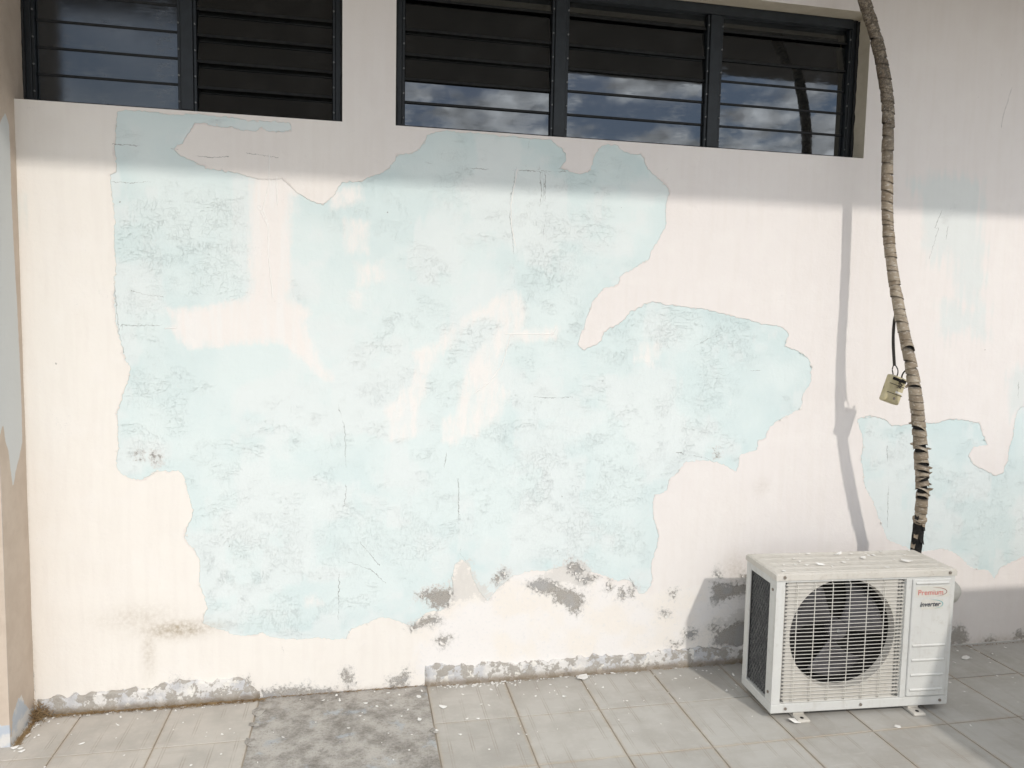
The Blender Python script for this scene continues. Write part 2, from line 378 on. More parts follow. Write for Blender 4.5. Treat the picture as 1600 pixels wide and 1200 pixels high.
  'crack': [[(0.566,1.961),(0.56,1.914),(0.549,1.855),(0.545,1.796),(0.556,1.737),(0.565,1.655),(0.564,1.596),(0.57,1.536)],[(0.613,2.057),(0.611,2.022),(0.605,1.986)],[(0.679,1.96),(0.682,1.814),(0.678,1.671)],[(0.656,1.989),(0.666,1.884),(0.66,1.801)],[(-0.802,1.963),(-0.764,1.965),(-0.684,1.962),(-0.618,1.96)],[(-0.807,1.84),(-0.757,1.839),(-0.707,1.846)],[(-0.552,1.942),(-0.501,1.939),(-0.455,1.944)],[(-0.375,1.96),(-0.29,1.954)],[(-0.754,1.476),(-0.724,1.466),(-0.673,1.461)],[(-0.793,1.36),(-0.736,1.359),(-0.679,1.362)],[(0.368,0.792),(0.371,0.698),(0.37,0.599),(0.381,0.549),(0.379,0.511),(0.394,0.491)],[(-0.051,0.949),(-0.049,0.878),(-0.047,0.758),(-0.063,0.663),(-0.069,0.567),(-0.072,0.446),(-0.076,0.25)],[(-0.081,1.137),(-0.072,1.067),(-0.054,1.008),(-0.049,0.925)],[(0.327,0.944),(0.313,0.847),(0.305,0.749)],[(-0.035,0.497),(0.045,0.464),(0.092,0.418)],[(0.009,0.564),(0.068,0.488)],[(1.56,1.22),(1.617,1.22),(1.671,1.226)],[(1.254,0.888),(1.366,0.866),(1.451,0.83)],[(1.31,1.318),(1.359,1.344),(1.399,1.357)],[(0.664,1.113),(0.72,1.108),(0.796,1.113)],[(0.244,1.965),(0.361,1.955),(0.552,1.957),(0.748,1.964)],[(-0.818,1.507),(-0.812,1.421),(-0.804,1.323),(-0.795,1.277)],[(0.677,0.777),(0.753,0.793)],[(0.665,0.74),(0.749,0.758)],[(1.174,0.49),(1.149,0.425)],[(1.009,0.476),(1.041,0.417),(1.078,0.363)],[(2.659,2.269),(2.665,2.314),(2.694,2.416)],[(2.843,1.169),(2.85,1.055)],[(-0.272,0.177),(-0.263,0.14),(-0.27,0.116)],[(2.204,0.893),(2.222,0.727),(2.227,0.559)],[(2.382,1.816),(2.353,1.708)],[(2.437,1.898),(2.424,1.791)],[(2.404,1.923),(2.371,1.837)],[(-1.109,1.996),(-1.107,1.519),(-1.108,1.071),(-1.109,0.653),(-1.108,0.293),(-1.102,0.062)]],
  'filler': [[(0.547,1.353),(0.724,1.354)],[(0.724,1.354),(0.733,1.378)],[(0.571,1.954),(0.558,1.878),(0.55,1.819),(0.556,1.749),(0.569,1.691)],[(-0.309,1.953),(-0.312,1.855),(-0.332,1.777),(-0.315,1.722),(-0.314,1.611),(-0.302,1.477)],[(-0.345,1.776),(-0.317,1.718)],[(0.557,1.344),(0.529,1.235),(0.481,1.167),(0.433,1.133)],[(-0.286,1.878),(-0.285,1.801)],[(-0.65,1.352),(-0.63,1.354)]],
  'rough': [(-0.669,1.717,0.087,1),(-0.504,1.714,0.113,1),(-0.629,1.622,0.125,1),(-0.567,1.668,0.175,0.8),(-0.779,1.246,0.1,0.7),(-0.756,0.89,0.087,0.9),(0.653,1.813,0.113,0.7),(0.683,1.6,0.125,0.8),(0.763,1.408,0.1,0.9),(0.97,1.35,0.113,0.8),(1.181,1.366,0.1,0.8),(1.481,1.397,0.15,0.8),(1.012,1.276,0.075,0.7),(1.383,1.113,0.125,0.6),(1.25,0.984,0.175,0.9),(0.93,0.962,0.125,0.7),(0.645,1.064,0.1,0.9),(0.522,0.942,0.125,0.7),(0.728,0.763,0.175,0.8),(0.96,0.834,0.15,0.8),(0.085,1.786,0.1,0.5),(-0.05,1.757,0.075,0.6),(0.065,1.113,0.1,0.6),(-0.41,0.486,0.2,0.8),(-0.321,0.601,0.15,0.6),(-0.478,0.323,0.125,0.7),(-0.255,0.31,0.175,0.8),(0.836,0.582,0.225,0.6),(1.051,0.522,0.125,0.7),(0.305,0.774,0.1,0.7),(-0.002,0.588,0.15,0.5),(-0.141,0.497,0.15,0.6),(2.407,1.883,0.075,0.8),(2.251,0.837,0.125,0.5),(2.654,0.601,0.175,0.6),(0.314,1.934,0.15,0.5),(0.949,1.995,0.1,0.5),(0.611,1.453,0.075,0.8),(1.542,1.295,0.1,0.5),(-0.735,1.422,0.1,0.5),(-0.095,0.783,0.1,0.4),(0.21,0.605,0.15,0.5)],
  'stain': [(-0.641,0.279,0.113,0.033,0.9),(-0.587,0.271,0.05,0.018,0.9),(-0.733,0.221,0.022,0.113,0.45),(-0.767,0.329,0.125,0.045,0.35),(1.529,0.394,0.062,0.062,0.4),(-0.522,0.283,0.062,0.02,0.4),(1.627,0.741,0.035,0.035,0.2),(-0.804,0.05,0.15,0.025,0.3),(-0.001,-0.009,0.15,0.02,0.5),(2.837,0.006,0.15,0.02,0.5),(-1.11,1.071,0.007,1.05,0.55),(-1.109,0.178,0.01,0.15,0.6)],
  'pillar': [[(-0.098,2.002),(-0.07,2.027),(-0.046,1.995),(-0.044,1.905),(-0.048,1.783),(-0.041,1.579),(-0.029,1.371),(-0.022,1.159),(-0.027,0.966),(-0.055,0.917),(-0.086,0.881),(-0.114,0.829),(-0.127,0.889),(-0.136,0.953),(-0.155,0.987),(-0.168,1.046),(-0.211,0.996),(-0.167,1.764),(-0.126,1.966)]],
  'pillar_base': [[(-0.131,0.125),(-0.102,0.126),(-0.081,0.082),(-0.049,0.047),(-0.008,0.032),(-0.011,-0.001),(-0.103,-0.007),(-0.197,-0.008),(-0.18,0.09)]],
}

CREAM = (0.785, 0.742, 0.685)
PINK = (0.755, 0.708, 0.678)
CYAN = (0.668, 0.735, 0.722)
CYAN2 = (0.585, 0.680, 0.675)
OFFW = (0.785, 0.752, 0.722)


def wall_material():
    m, t, b = new_mat('peeling_wall_paint', 0.85, 0.2)
    co = obj_co(t)
    n1 = t.attr('n1'); brush = t.attr('brush')
    n2 = t.noise(70, 4, 0.62, co)
    n3 = t.noise(330, 2, 0.6, co)
    c1 = t.m('SUBTRACT', n1, 0.5); c2 = t.m('SUBTRACT', n2, 0.5); c3 = t.m('SUBTRACT', n3, 0.5)
    fine = t.m('MULTIPLY', c2, 0.022)
    # layers
    dc = t.m('ADD', t.attr('cyan'), fine)
    cy = t.smooth(dc, -0.0012, 0.0012)
    cream = t.mix(t.attr('warm'), PINK, CREAM)
    cream = t.mix(t.smooth(brush, 0.35, 0.8, 0.0, 0.20), cream, (0.70, 0.645, 0.595))
    cream = t.mix(t.smooth(n1, 0.45, 0.85, 0.0, 0.25), cream, (0.80, 0.765, 0.725))
    cream = t.mix(t.attr('faint'), cream, CYAN2)
    blue = t.mix(t.attr('bluef'), CYAN, CYAN2)
    blue = t.mix(t.attr('chalk'), blue, (0.715, 0.742, 0.730))
    drag = t.smooth(t.noise(26, 4, 0.65, t.mapping(co, (1.0, 1, 0.28), rot=(0, 0.5, 0))), 0.34, 0.62, 0.35, 1.0)
    blue = t.mix(t.m('MULTIPLY', drag, t.smooth(t.m('ADD', t.attr('wash'), fine), -0.022, 0.016, 0.0, 0.92)), blue, (0.795, 0.762, 0.728))
    drag2 = t.smooth(t.m('ADD', t.attr('smear'), t.m('MULTIPLY', drag, 0.02)), -0.01, 0.045, 0.0, 1.0)
    blue = t.mix(t.m('MULTIPLY', t.m('MAXIMUM', drag, drag2), t.smooth(t.m('ADD', t.attr('smear'), fine), -0.012, 0.010, 0.0, 0.96)), blue, t.mix(t.smooth(brush, 0.35, 0.7), (0.785, 0.738, 0.700), (0.785, 0.755, 0.725)))
    col = t.mix(cy, cream, blue)
    rim = t.m('MULTIPLY', t.smooth(t.m('ABSOLUTE', t.m('ADD', dc, 0.003)), 0.0050, 0.0015), t.smooth(n1, 0.50, 0.78, 0.0, 0.34))
    col = t.mix(rim, col, (0.62, 0.535, 0.50))
    # exposed undercoat, plaster and cement
    wh = t.smooth(t.m('ADD', t.attr('white'), t.m('MULTIPLY', c2, 0.06)), -0.020, 0.025)
    und = t.mix(t.attr('undm'), OFFW, (0.785, 0.735, 0.675))
    und = t.mix(t.smooth(n2, 0.54, 0.68, 0.0, 0.45), und, (0.69, 0.68, 0.67))
    col = t.mix(t.m('MULTIPLY', wh, t.m('SUBTRACT', 1.0, t.m('MULTIPLY', cy, 0.8))), col, und)
    dp = t.m('ADD', t.attr('plaster'), t.m('ADD', t.m('MULTIPLY', c1, 0.05), t.m('MULTIPLY', c2, 0.10)))
    pl = t.smooth(dp, -0.006, 0.012, 0.0, 0.75)
    col = t.mix(pl, col, t.mix(n2, (0.56, 0.53, 0.49), (0.70, 0.67, 0.63)))
    dg = t.m('ADD', t.attr('cement'), t.m('ADD', t.m('MULTIPLY', c2, 0.095), t.m('ADD', t.m('MULTIPLY', c3, 0.075), t.m('MULTIPLY', c1, 0.016))))
    ce = t.smooth(dg, -0.0015, 0.0015)
    col = t.mix(t.m('MULTIPLY', t.smooth(t.m('ADD', dg, t.m('MULTIPLY', c1, 0.03)), -0.028, -0.002), 0.65), col, (0.61, 0.585, 0.555))
    cem = t.mix(t.smooth(n3, 0.3, 0.7), (0.29, 0.265, 0.235), (0.47, 0.44, 0.40))
    cem = t.mix(t.smooth(n1, 0.5, 0.7, 0.0, 0.6), cem, (0.40, 0.395, 0.395))
    col = t.mix(ce, col, cem)
    # dirt
    st = t.m('MULTIPLY', t.attr('stain'), t.smooth(n2, 0.25, 0.75, 0.25, 1.15), clamp=True)
    col = t.mix(st, col, (0.40, 0.335, 0.25))
    # cracks and filler lines
    cw = t.smooth(n1, 0.30, 0.75, -0.0002, 0.0013)
    cd = t.m('ABSOLUTE', t.m('ADD', t.attr('crack_s'), t.m('MULTIPLY', c2, 0.018)))
    ck = t.m('MULTIPLY', t.m('LESS_THAN', cd, cw), t.m('LESS_THAN', t.attr('crack_u'), 0.012))
    fd = t.m('ABSOLUTE', t.m('ADD', t.attr('filler_s'), t.m('MULTIPLY', c2, 0.008)))
    fl = t.m('MULTIPLY', t.smooth(fd, 0.0030, 0.0010), t.m('LESS_THAN', t.attr('filler_u'), 0.010))
    # wrinkled, scratched old coat: short thin creases
    def hair(sc, mp, dist, wid):
        q = t.noise(sc, 3, 0.6, t.mapping(co, mp), dist)
        return t.smooth(t.m('ABSOLUTE', t.m('SUBTRACT', q, 0.5)), wid, wid * 0.15)
    wl = hair(15, (0.75, 1, 2.1), 1.1, 0.0065)
    wv = hair(36, (1.6, 1, 0.6), 0.9, 0.011)
    wl2 = hair(100, (1, 1, 1.2), 0.6, 0.026)
    gate = t.attr('gate')
    wr = t.m('MULTIPLY', t.m('MAXIMUM', t.m('MAXIMUM', wl, wv), t.m('MULTIPLY', wl2, 0.28)), t.attr('rough'))
    wr = t.m('MAXIMUM', wr, t.m('MULTIPLY', t.m('MULTIPLY', t.m('MAXIMUM', wl, t.m('MULTIPLY', wv, 0.5)), gate), t.attr('wrall')), clamp=True)
    col = t.mix(t.m('MULTIPLY', wr, 0.26), col, (0.33, 0.34, 0.34))  # creases also darkened in colour, like shade in the folds
    col = t.mix(t.m('MULTIPLY', ck, 0.62), col, (0.18, 0.17, 0.16))
    col = t.mix(t.m('MULTIPLY', fl, 0.75), col, (0.83, 0.80, 0.77))
    # small knocks
    vor = t.node('ShaderNodeTexVoronoi')
    t.put(vor.inputs['Vector'], co)
    vor.inputs['Scale'].default_value = 9.0
    vd = t.m('ADD', vor.outputs['Distance'], t.m('MULTIPLY', c3, 0.06))
    sepc = t.node('ShaderNodeSeparateColor'); t.put(sepc.inputs[0], vor.outputs['Color'])
    kn = t.m('LESS_THAN', vd, t.smooth(sepc.outputs[0], 0.62, 1.0, 0.0, 0.030))
    col = t.mix(t.m('MULTIPLY', kn, 0.6), col, (0.22, 0.20, 0.18))
    t.put(b.inputs['Base Color'], col)
    # relief
    hgt = t.m('MULTIPLY', t.m('SUBTRACT', 1.0, cy), 0.0030)
    hgt = t.m('ADD', hgt, t.m('MULTIPLY', n2, 0.0012))
    hgt = t.m('ADD', hgt, t.m('MULTIPLY', n3, 0.00028))
    hgt = t.m('SUBTRACT', hgt, t.m('MULTIPLY', ce, t.m('MULTIPLY_ADD', n3, 0.003, 0.0018)))
    hgt = t.m('SUBTRACT', hgt, t.m('MULTIPLY', wr, 0.0012))
    hgt = t.m('ADD', hgt, t.m('MULTIPLY', fl, 0.0012))
    bump(t, b, hgt, 1.0, 0.8)
    return m


def pillar_material():
    m, t, b = new_mat('tan_pillar_paint', 0.8, 0.25)
    co = obj_co(t)
    n1 = t.noise(14, 4, 0.6, co); n2 = t.noise(80, 5, 0.6, co)
    tan = t.mix(t.smooth(n1, 0.3, 0.7), (0.52, 0.43, 0.35), (0.57, 0.48, 0.395))
    d = t.m('ADD', t.attr('patch'), t.m('MULTIPLY', t.m('SUBTRACT', n2, 0.5), 0.008))
    col = t.mix(t.smooth(d, -0.001, 0.001), tan, (0.60, 0.61, 0.60))
    d2 = t.m('ADD', t.attr('base'), t.m('MULTIPLY', t.m('SUBTRACT', n2, 0.5), 0.03))
    low = t.mix(t.smooth(n1, 0.42, 0.58), (0.64, 0.62, 0.59), (0.46, 0.50, 0.55))
    col = t.mix(t.smooth(d2, -0.001, 0.002), col, low)
    t.put(b.inputs['Base Color'], col)
    bump(t, b, t.m('ADD', t.m('MULTIPLY', n2, 0.0008), t.m('MULTIPLY', n1, 0.002)))
    return m


def skirting_material():
    m, t, b = new_mat('flaking_skirting', 0.9, 0.15)
    co = obj_co(t)
    n1 = t.noise(9, 4, 0.6, co); n2 = t.noise(20, 6, 0.7, co); n3 = t.noise(150, 4, 0.6, co)
    col = t.mix(t.smooth(n1, 0.42, 0.56), (0.68, 0.655, 0.625), (0.53, 0.525, 0.53))
    col = t.mix(t.smooth(n2, 0.48, 0.52), col, t.mix(n3, (0.31, 0.285, 0.25), (0.46, 0.43, 0.39)))
    col = t.mix(t.smooth(t.noise(24, 5, 0.6, t.mapping(co, loc=(3, 1, 7))), 0.60, 0.64), col, (0.72, 0.69, 0.64))
    s = t.node('ShaderNodeSeparateXYZ'); t.put(s.inputs[0], co)
    mud = t.smooth(t.m('ADD', s.outputs[2], t.m('MULTIPLY', t.m('SUBTRACT', n2, 0.5), 0.05)), 0.034, 0.006)
    col = t.mix(t.m('MULTIPLY', mud, 0.75), col, (0.19, 0.14, 0.085))
    t.put(b.inputs['Base Color'], col)
    bump(t, b, t.m('ADD', t.m('MULTIPLY', n2, 0.006), t.m('MULTIPLY', n3, 0.0018)))
    return m


def tile_material(name, ground=False):
    m, t, b = new_mat(name, 0.62, 0.35)
    co = obj_co(t)
    wp = t.node('ShaderNodeNewGeometry').outputs['Position']
    n1 = t.noise(5, 5, 0.6, wp); n2 = t.noise(40, 5, 0.6, wp); n3 = t.noise(260, 3, 0.6, wp)
    s = t.node('ShaderNodeSeparateXYZ'); t.put(s.inputs[0], wp)
    warm = t.smooth(s.outputs[0], 1.5, -0.6)
    col = t.mix(warm, (0.445, 0.43, 0.398), (0.485, 0.447, 0.398))
    col = t.mix(t.smooth(n1, 0.40, 0.66, 0.0, 0.60), col, (0.345, 0.32, 0.285))
    col = t.mix(t.smooth(n2, 0.5, 0.72, 0.0, 0.45), col, (0.48, 0.455, 0.415))
    scuff = t.noise(30, 5, 0.6, t.mapping(wp, (0.25, 2.2, 1), rot=(0, 0, 0.5)))
    col = t.mix(t.smooth(scuff, 0.60, 0.72, 0.0, 0.35), col, (0.55, 0.53, 0.50))
    if not ground:
        r = t.node('ShaderNodeObjectInfo').outputs['Random']
        hsv = t.node('ShaderNodeHueSaturation')
        t.put(hsv.inputs['Value'], t.m('MULTIPLY_ADD', r, 0.10, 0.95)); t.put(hsv.inputs['Color'], col)
        col = hsv.outputs[0]
        # pairs of fine pressed lines, worn away in places
        sp = t.node('ShaderNodeSeparateXYZ'); t.put(sp.inputs[0], co)
        def pair(ax, off):
            u = t.m('ABSOLUTE', t.m('SUBTRACT', t.m('FRACT', t.m('DIVIDE', t.m('ADD', sp.outputs[ax], off), 0.0745)), 0.5))
            return t.smooth(t.m('ABSOLUTE', t.m('SUBTRACT', u, 0.055)), 0.030, 0.012)
        wear = t.smooth(t.noise(6, 4, 0.6, wp), 0.40, 0.62)
        wear2 = t.smooth(t.noise(6, 4, 0.6, t.mapping(wp, loc=(5, 3, 0))), 0.46, 0.66)
        g = t.m('MAXIMUM', t.m('MULTIPLY', pair(0, 0.0), wear), t.m('MULTIPLY', pair(1, 0.0), t.m('MULTIPLY', wear2, 0.6)))
        col = t.mix(t.m('MULTIPLY', g, 0.60), col, (0.33, 0.285, 0.235))
        ex = t.m('MAXIMUM', t.m('ABSOLUTE', sp.outputs[0]), t.m('ABSOLUTE', sp.outputs[1]))
        rim = t.m('MULTIPLY', t.smooth(t.m('ADD', ex, t.m('MULTIPLY', t.m('SUBTRACT', n2, 0.5), 0.02)), 0.136, 0.150), 0.40)
        col = t.mix(rim, col, (0.40, 0.31, 0.21))
        hg = t.m('ADD', t.m('MULTIPLY', g, -0.0005), t.m('MULTIPLY', n3, 0.00025))
        bump(t, b, t.m('ADD', hg, t.m('MULTIPLY', n2, 0.0005)))
    else:
        col = t.mix(0.70, col, (0.30, 0.235, 0.165))
        bump(t, b, t.m('MULTIPLY', n3, 0.0008))
    t.put(b.inputs['Base Color'], col)
    t.put(b.inputs['Roughness'], t.smooth(n2, 0.3, 0.7, 0.5, 0.75))
    return m


def concrete_material():
    m, t, b = new_mat('bare_concrete', 0.9, 0.15)
    co = obj_co(t)
    n1 = t.noise(9, 7, 0.7, co); n2 = t.noise(38, 6, 0.7, co); n3 = t.noise(220, 4, 0.6, co)
    col = t.mix(t.smooth(n1, 0.36, 0.62), (0.23, 0.21, 0.185), (0.46, 0.43, 0.39))
    col = t.mix(t.smooth(n2, 0.46, 0.70, 0.0, 0.5), col, (0.43, 0.41, 0.385))
    col = t.mix(t.smooth(t.noise(9, 5, 0.6, t.mapping(co, loc=(2, 7, 0))), 0.58, 0.68, 0.0, 0.7), col, (0.40, 0.43, 0.46))
    col = t.mix(t.smooth(t.noise(14, 5, 0.7, t.mapping(co, loc=(8, 1, 0))), 0.56, 0.72, 0.0, 0.6), col, (0.17, 0.155, 0.14))
    grit = t.noise(120, 5, 0.75, co)
    col = t.mix(t.smooth(grit, 0.46, 0.66, 0.0, 0.30), col, (0.50, 0.47, 0.43))
    col = t.mix(t.smooth(grit, 0.46, 0.34, 0.0, 0.55), col, (0.17, 0.155, 0.135))
    t.put(b.inputs['Base Color'], col)
    bump(t, b, t.m('ADD', t.m('MULTIPLY', n2, 0.004), t.m('MULTIPLY', grit, 0.0022)))
    return m


def glass_material(name, dusty):
    m, t, b = new_mat(name, 0.03, 0.5)
    b.inputs['IOR'].default_value = 2.05 if not dusty else 1.8
    b.inputs['Specular Tint'].default_value = (0.90, 0.95, 1.0, 1.0)
    co = obj_co(t)
    n1 = t.noise(9, 5, 0.6, co); n2 = t.noise(70, 4, 0.6, t.mapping(co, (0.3, 1, 2.0)))
    smear = t.m('MULTIPLY', t.smooth(n1, 0.4, 0.7), t.smooth(n2, 0.35, 0.7))
    base = (0.010, 0.011, 0.011)
    if dusty:
        col = t.mix(t.m('MULTIPLY_ADD', smear, 0.35, 0.12), base, (0.055, 0.062, 0.075))
        t.put(b.inputs['Roughness'], t.m('MULTIPLY_ADD', smear, 0.20, 0.12))
    else:
        col = t.mix(t.m('MULTIPLY', smear, 0.25), base, (0.07, 0.07, 0.07))
        t.put(b.inputs['Roughness'], t.m('MULTIPLY_ADD', smear, 0.09, 0.030))
    t.put(b.inputs['Base Color'], col)
    bump(t, b, t.m('MULTIPLY', t.noise(11, 2, 0.5, co), 0.00012))
    return m


def ac_paint(name, c1, c2, grime=(0.33, 0.27, 0.20), amount=0.35):
    m, t, b = new_mat(name, 0.42, 0.4)
    co = obj_co(t)
    n1 = t.noise(6, 5, 0.6, co); n2 = t.noise(45, 5, 0.65, co); n3 = t.noise(190, 4, 0.65, co)
    col = t.mix(t.smooth(n1, 0.3, 0.7), c1, c2)
    col = t.mix(t.smooth(n2, 0.52, 0.75, 0.0, amount), col, grime)
    run = t.noise(48, 4, 0.6, t.mapping(co, (1, 1, 0.07)))
    col = t.mix(t.smooth(run, 0.52, 0.72, 0.0, 0.13), col, grime)
    col = t.mix(t.smooth(n3, 0.68, 0.73, 0.0, 0.7), col, (0.20, 0.13, 0.08))
    t.put(b.inputs['Base Color'], col)
    t.put(b.inputs['Roughness'], t.smooth(n2, 0.3, 0.7, 0.38, 0.65))
    bump(t, b, t.m('MULTIPLY', n2, 0.0003))
    return m


def tape_material():
    m, t, b = new_mat('weathered_tape', 0.6, 0.35)
    wp = t.node('ShaderNodeNewGeometry').outputs['Position']
    s = t.node('ShaderNodeSeparateXYZ'); t.put(s.inputs[0], wp)
    r = t.node('ShaderNodeObjectInfo').outputs['Random']
    n1 = t.noise(28, 5, 0.65, wp); n2 = t.noise(130, 5, 0.65, wp, 0.5); n3 = t.noise(60, 3, 0.6, t.mapping(wp, (1, 1, 3)))
    col = t.mix(r, (0.21, 0.165, 0.115), (0.33, 0.275, 0.205))
    col = t.mix(t.smooth(n1, 0.45, 0.65, 0.0, 0.75), col, (0.20, 0.15, 0.10))
    col = t.mix(t.smooth(n3, 0.54, 0.66, 0.0, 0.5), col, (0.52, 0.49, 0.44))
    upper_dark = t.smooth(t.m('ADD', s.outputs[2], t.m('MULTIPLY', t.m('SUBTRACT', n1, 0.5), 0.6)), 1.9, 2.35)  # tape gets darker and more mottled towards the top
    col = t.mix(t.m('MULTIPLY', upper_dark, t.smooth(n2, 0.42, 0.58, 0.15, 0.9)), col, (0.09, 0.075, 0.062))
    lap = t.attr('lap')
    col = t.mix(t.m('MULTIPLY', lap, t.smooth(n1, 0.3, 0.6, 0.35, 0.95)), col, (0.05, 0.04, 0.03))
    t.put(b.inputs['Base Color'], col)
    bump(t, b, t.m('MULTIPLY', n2, 0.0016))
    return m


M = {
    'wall': wall_material(),
    'pillar': pillar_material(),
    'skirting': skirting_material(),
    'tile': tile_material('grey_floor_tile'),
    'grout': tile_material('brown_grout', True),
    'concrete': concrete_material(),
    'glass': glass_material('dark_tinted_glass', False),
    'dusty': glass_material('dusty_tinted_glass', True),
    'reveal': mottled('cream_reveal', (0.66, 0.61, 0.51), (0.58, 0.53, 0.43), 15, 0.85, 0.2, 0.001, (0.40, 0.35, 0.27), 0.66),
    'soffit': mottled('brown_soffit', (0.115, 0.10, 0.088), (0.15, 0.13, 0.115), 6, 0.8),
    'frame': mottled('dark_blue_frame', (0.007, 0.0095, 0.012), (0.012, 0.016, 0.020), 30, 0.45, 0.4, 0.0002),
    'black': mottled('black_sealant_and_gap', (0.008, 0.009, 0.010), (0.018, 0.018, 0.018), 60, 0.6, 0.3, 0.001),
    'clip': mottled('dull_aluminium', (0.10, 0.105, 0.11), (0.18, 0.18, 0.18), 60, 0.5, 0.5),
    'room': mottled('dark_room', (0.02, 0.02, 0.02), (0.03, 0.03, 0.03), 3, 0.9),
    'ac': ac_paint('aged_white_casing', (0.575, 0.57, 0.545), (0.615, 0.61, 0.58), amount=0.22),
    'ac_top': ac_paint('dusty_white_top', (0.545, 0.515, 0.46), (0.60, 0.565, 0.51), amount=0.32),
    'ac_plate': ac_paint('dusty_beige_plate', (0.53, 0.50, 0.45), (0.59, 0.56, 0.51), amount=0.32),
    'wire': mottled('cream_wire', (0.60, 0.575, 0.52), (0.66, 0.635, 0.58), 40, 0.5, 0.35),
    'dark': mottled('dark_cavity', (0.010, 0.009, 0.009), (0.018, 0.016, 0.016), 20, 0.85),
    'coil': mottled('dark_coil', (0.030, 0.032, 0.034), (0.075, 0.075, 0.075), 90, 0.6, 0.4, 0.003, (0.20, 0.20, 0.20), 0.63),
    'guard': mottled('dark_guard', (0.10, 0.10, 0.10), (0.22, 0.22, 0.21), 70, 0.5, 0.4),
    'blade': mottled('grey_blade', (0.060, 0.056, 0.062), (0.085, 0.08, 0.085), 25, 0.5, 0.4),
    'screw': mottled('rusty_screw', (0.20, 0.16, 0.12), (0.34, 0.31, 0.28), 150, 0.5, 0.5, 0, None, 0.6, 0.6),
    'sticker': mottled('faded_sticker', (0.56, 0.54, 0.48), (0.60, 0.58, 0.53), 40, 0.55),
    'red': mottled('red_print', (0.55, 0.10, 0.09), (0.62, 0.20, 0.17), 160, 0.6),
    'ink': mottled('black_print', (0.03, 0.035, 0.05), (0.06, 0.065, 0.08), 160, 0.6),
    'teal': mottled('teal_print', (0.05, 0.33, 0.37), (0.16, 0.40, 0.42), 160, 0.6),
    'brownprint': mottled('brown_print', (0.22, 0.08, 0.06), (0.30, 0.14, 0.10), 160, 0.6),
    'tape': tape_material(),
    'foam': mottled('black_foam', (0.010, 0.010, 0.010), (0.028, 0.026, 0.024), 90, 0.85, 0.2, 0.002),
    'cable': mottled('black_cable', (0.014, 0.012, 0.011), (0.04, 0.032, 0.026), 80, 0.55, 0.4),
    'box': mottled('yellowed_plastic', (0.45, 0.385, 0.225), (0.53, 0.465, 0.30), 45, 0.5, 0.4, 0.0006, (0.20, 0.165, 0.09), 0.60),
    'flake': mottled('white_flake', (0.74, 0.71, 0.67), (0.80, 0.79, 0.76), 50, 0.8),
    'litter': mottled('dry_litter', (0.17, 0.105, 0.05), (0.30, 0.21, 0.11), 40, 0.9),
    'white': mottled('white_render', (0.72, 0.70, 0.66), (0.77, 0.75, 0.71), 6, 0.85, 0.2, 0.001),
}

# ------------------------------------------------------------------ ground and paved floor
W_L, W_R = -1.106, 7.0
SILL, HEAD = 2.09, 2.662
SOFFIT = 2.90
OPEN = ((-1.106, -0.062), (0.124, 2.012))

g = link('ground', mesh_py('ground', [(-3000, -3000, -0.03), (3000, -3000, -0.03), (3000, 3000, -0.03), (-3000, 3000, -0.03)], [(0, 1, 2, 3)]),
         mottled('far_paving', (0.36, 0.345, 0.32), (0.42, 0.40, 0.37), 0.6, 0.85))
tag(g, kind='structure')

fl = link('floor', box_mesh('floor', -9, 9, -9, -0.001, -0.028, -0.0035), M['grout'])
tag(fl, kind='structure')
XJ = [-1.545, -1.245, -0.948, -0.651, -0.356]
XR = [0.256] + [0.559 + 0.3 * k for k in range(12)]
YJ = [-0.002, -0.281] + [-0.281 - 0.2985 * k for k in range(1, 11)]
tile_meshes = {}
spans = list(zip(XJ[:-1], XJ[1:])) + list(zip(XR[:-1], XR[1:]))
for (xa, xb) in spans:
    for (ya, yb) in zip(YJ[:-1], YJ[1:]):
        w, d = round(xb - xa - 0.0038, 4), round(ya - yb - 0.0038, 4)
        if xb < -1.2 and ya > -0.25:
            continue
        if (w, d) not in tile_meshes:
            tile_meshes[(w, d)] = box_mesh('tile', -w / 2, w / 2, -d / 2, d / 2, -0.012, 0.0, 0.0012, 1)
        link('tile', tile_meshes[(w, d)], M['tile'], fl,
             ((xa + xb) / 2 + random.uniform(-.0006, .0006), (ya + yb) / 2 + random.uniform(-.0006, .0006), random.uniform(-0.0008, 0.0004)),
             (random.uniform(-.0015, .0015), random.uniform(-.0015, .0015), random.uniform(-.002, .002)))

# strip of bare concrete where tiles are missing
us = np.linspace(-0.3535, 0.2535, 90); vs = np.linspace(-3.26, -0.003, 400)
def place_c(u, v):
    z = -0.0002 + 0.0030 * (fbm(u * 9, v * 9, 3) - 0.5) + 0.0016 * (fbm(u * 45, v * 45, 5) - 0.5)
    return np.stack([u, v, z], 1)
me, _ = grid_mesh('concrete_strip', us, vs, place_c)
o = link('concrete_strip', me, M['concrete'], fl)
# broken tile slivers along the edges of the strip
for (x, y, s, a) in ((-0.351, -0.10, 0.022, 0.2), (-0.350, -0.19, 0.018, 0.9), (0.2545, -0.33, 0.016, 0.4), (-0.349, -0.30, 0.02, 0.5)):
    v = [(s * random.uniform(.5, 1.1) * math.cos(k), s * 1.7 * random.uniform(.5, 1.1) * math.sin(k), 0) for k in np.arange(0, 6.2, 0.9)]
    n = len(v)
    v2 = v + [(p[0], p[1], 0.0022) for p in v]
    link('tile_fragment', mesh_py('tile_fragment', v2, [tuple(range(n, 2 * n))] + [(k, (k + 1) % n, n + (k + 1) % n, n + k) for k in range(n)]), M['concrete'], fl, (x, y, 0.0005), (0.02, 0.03, a))

# ------------------------------------------------------------------ the building
house = empty('building', (0, 0, 0))
tag(house, 'long house wall in peeling cream and pale blue paint with two dark louvre windows', 'building')


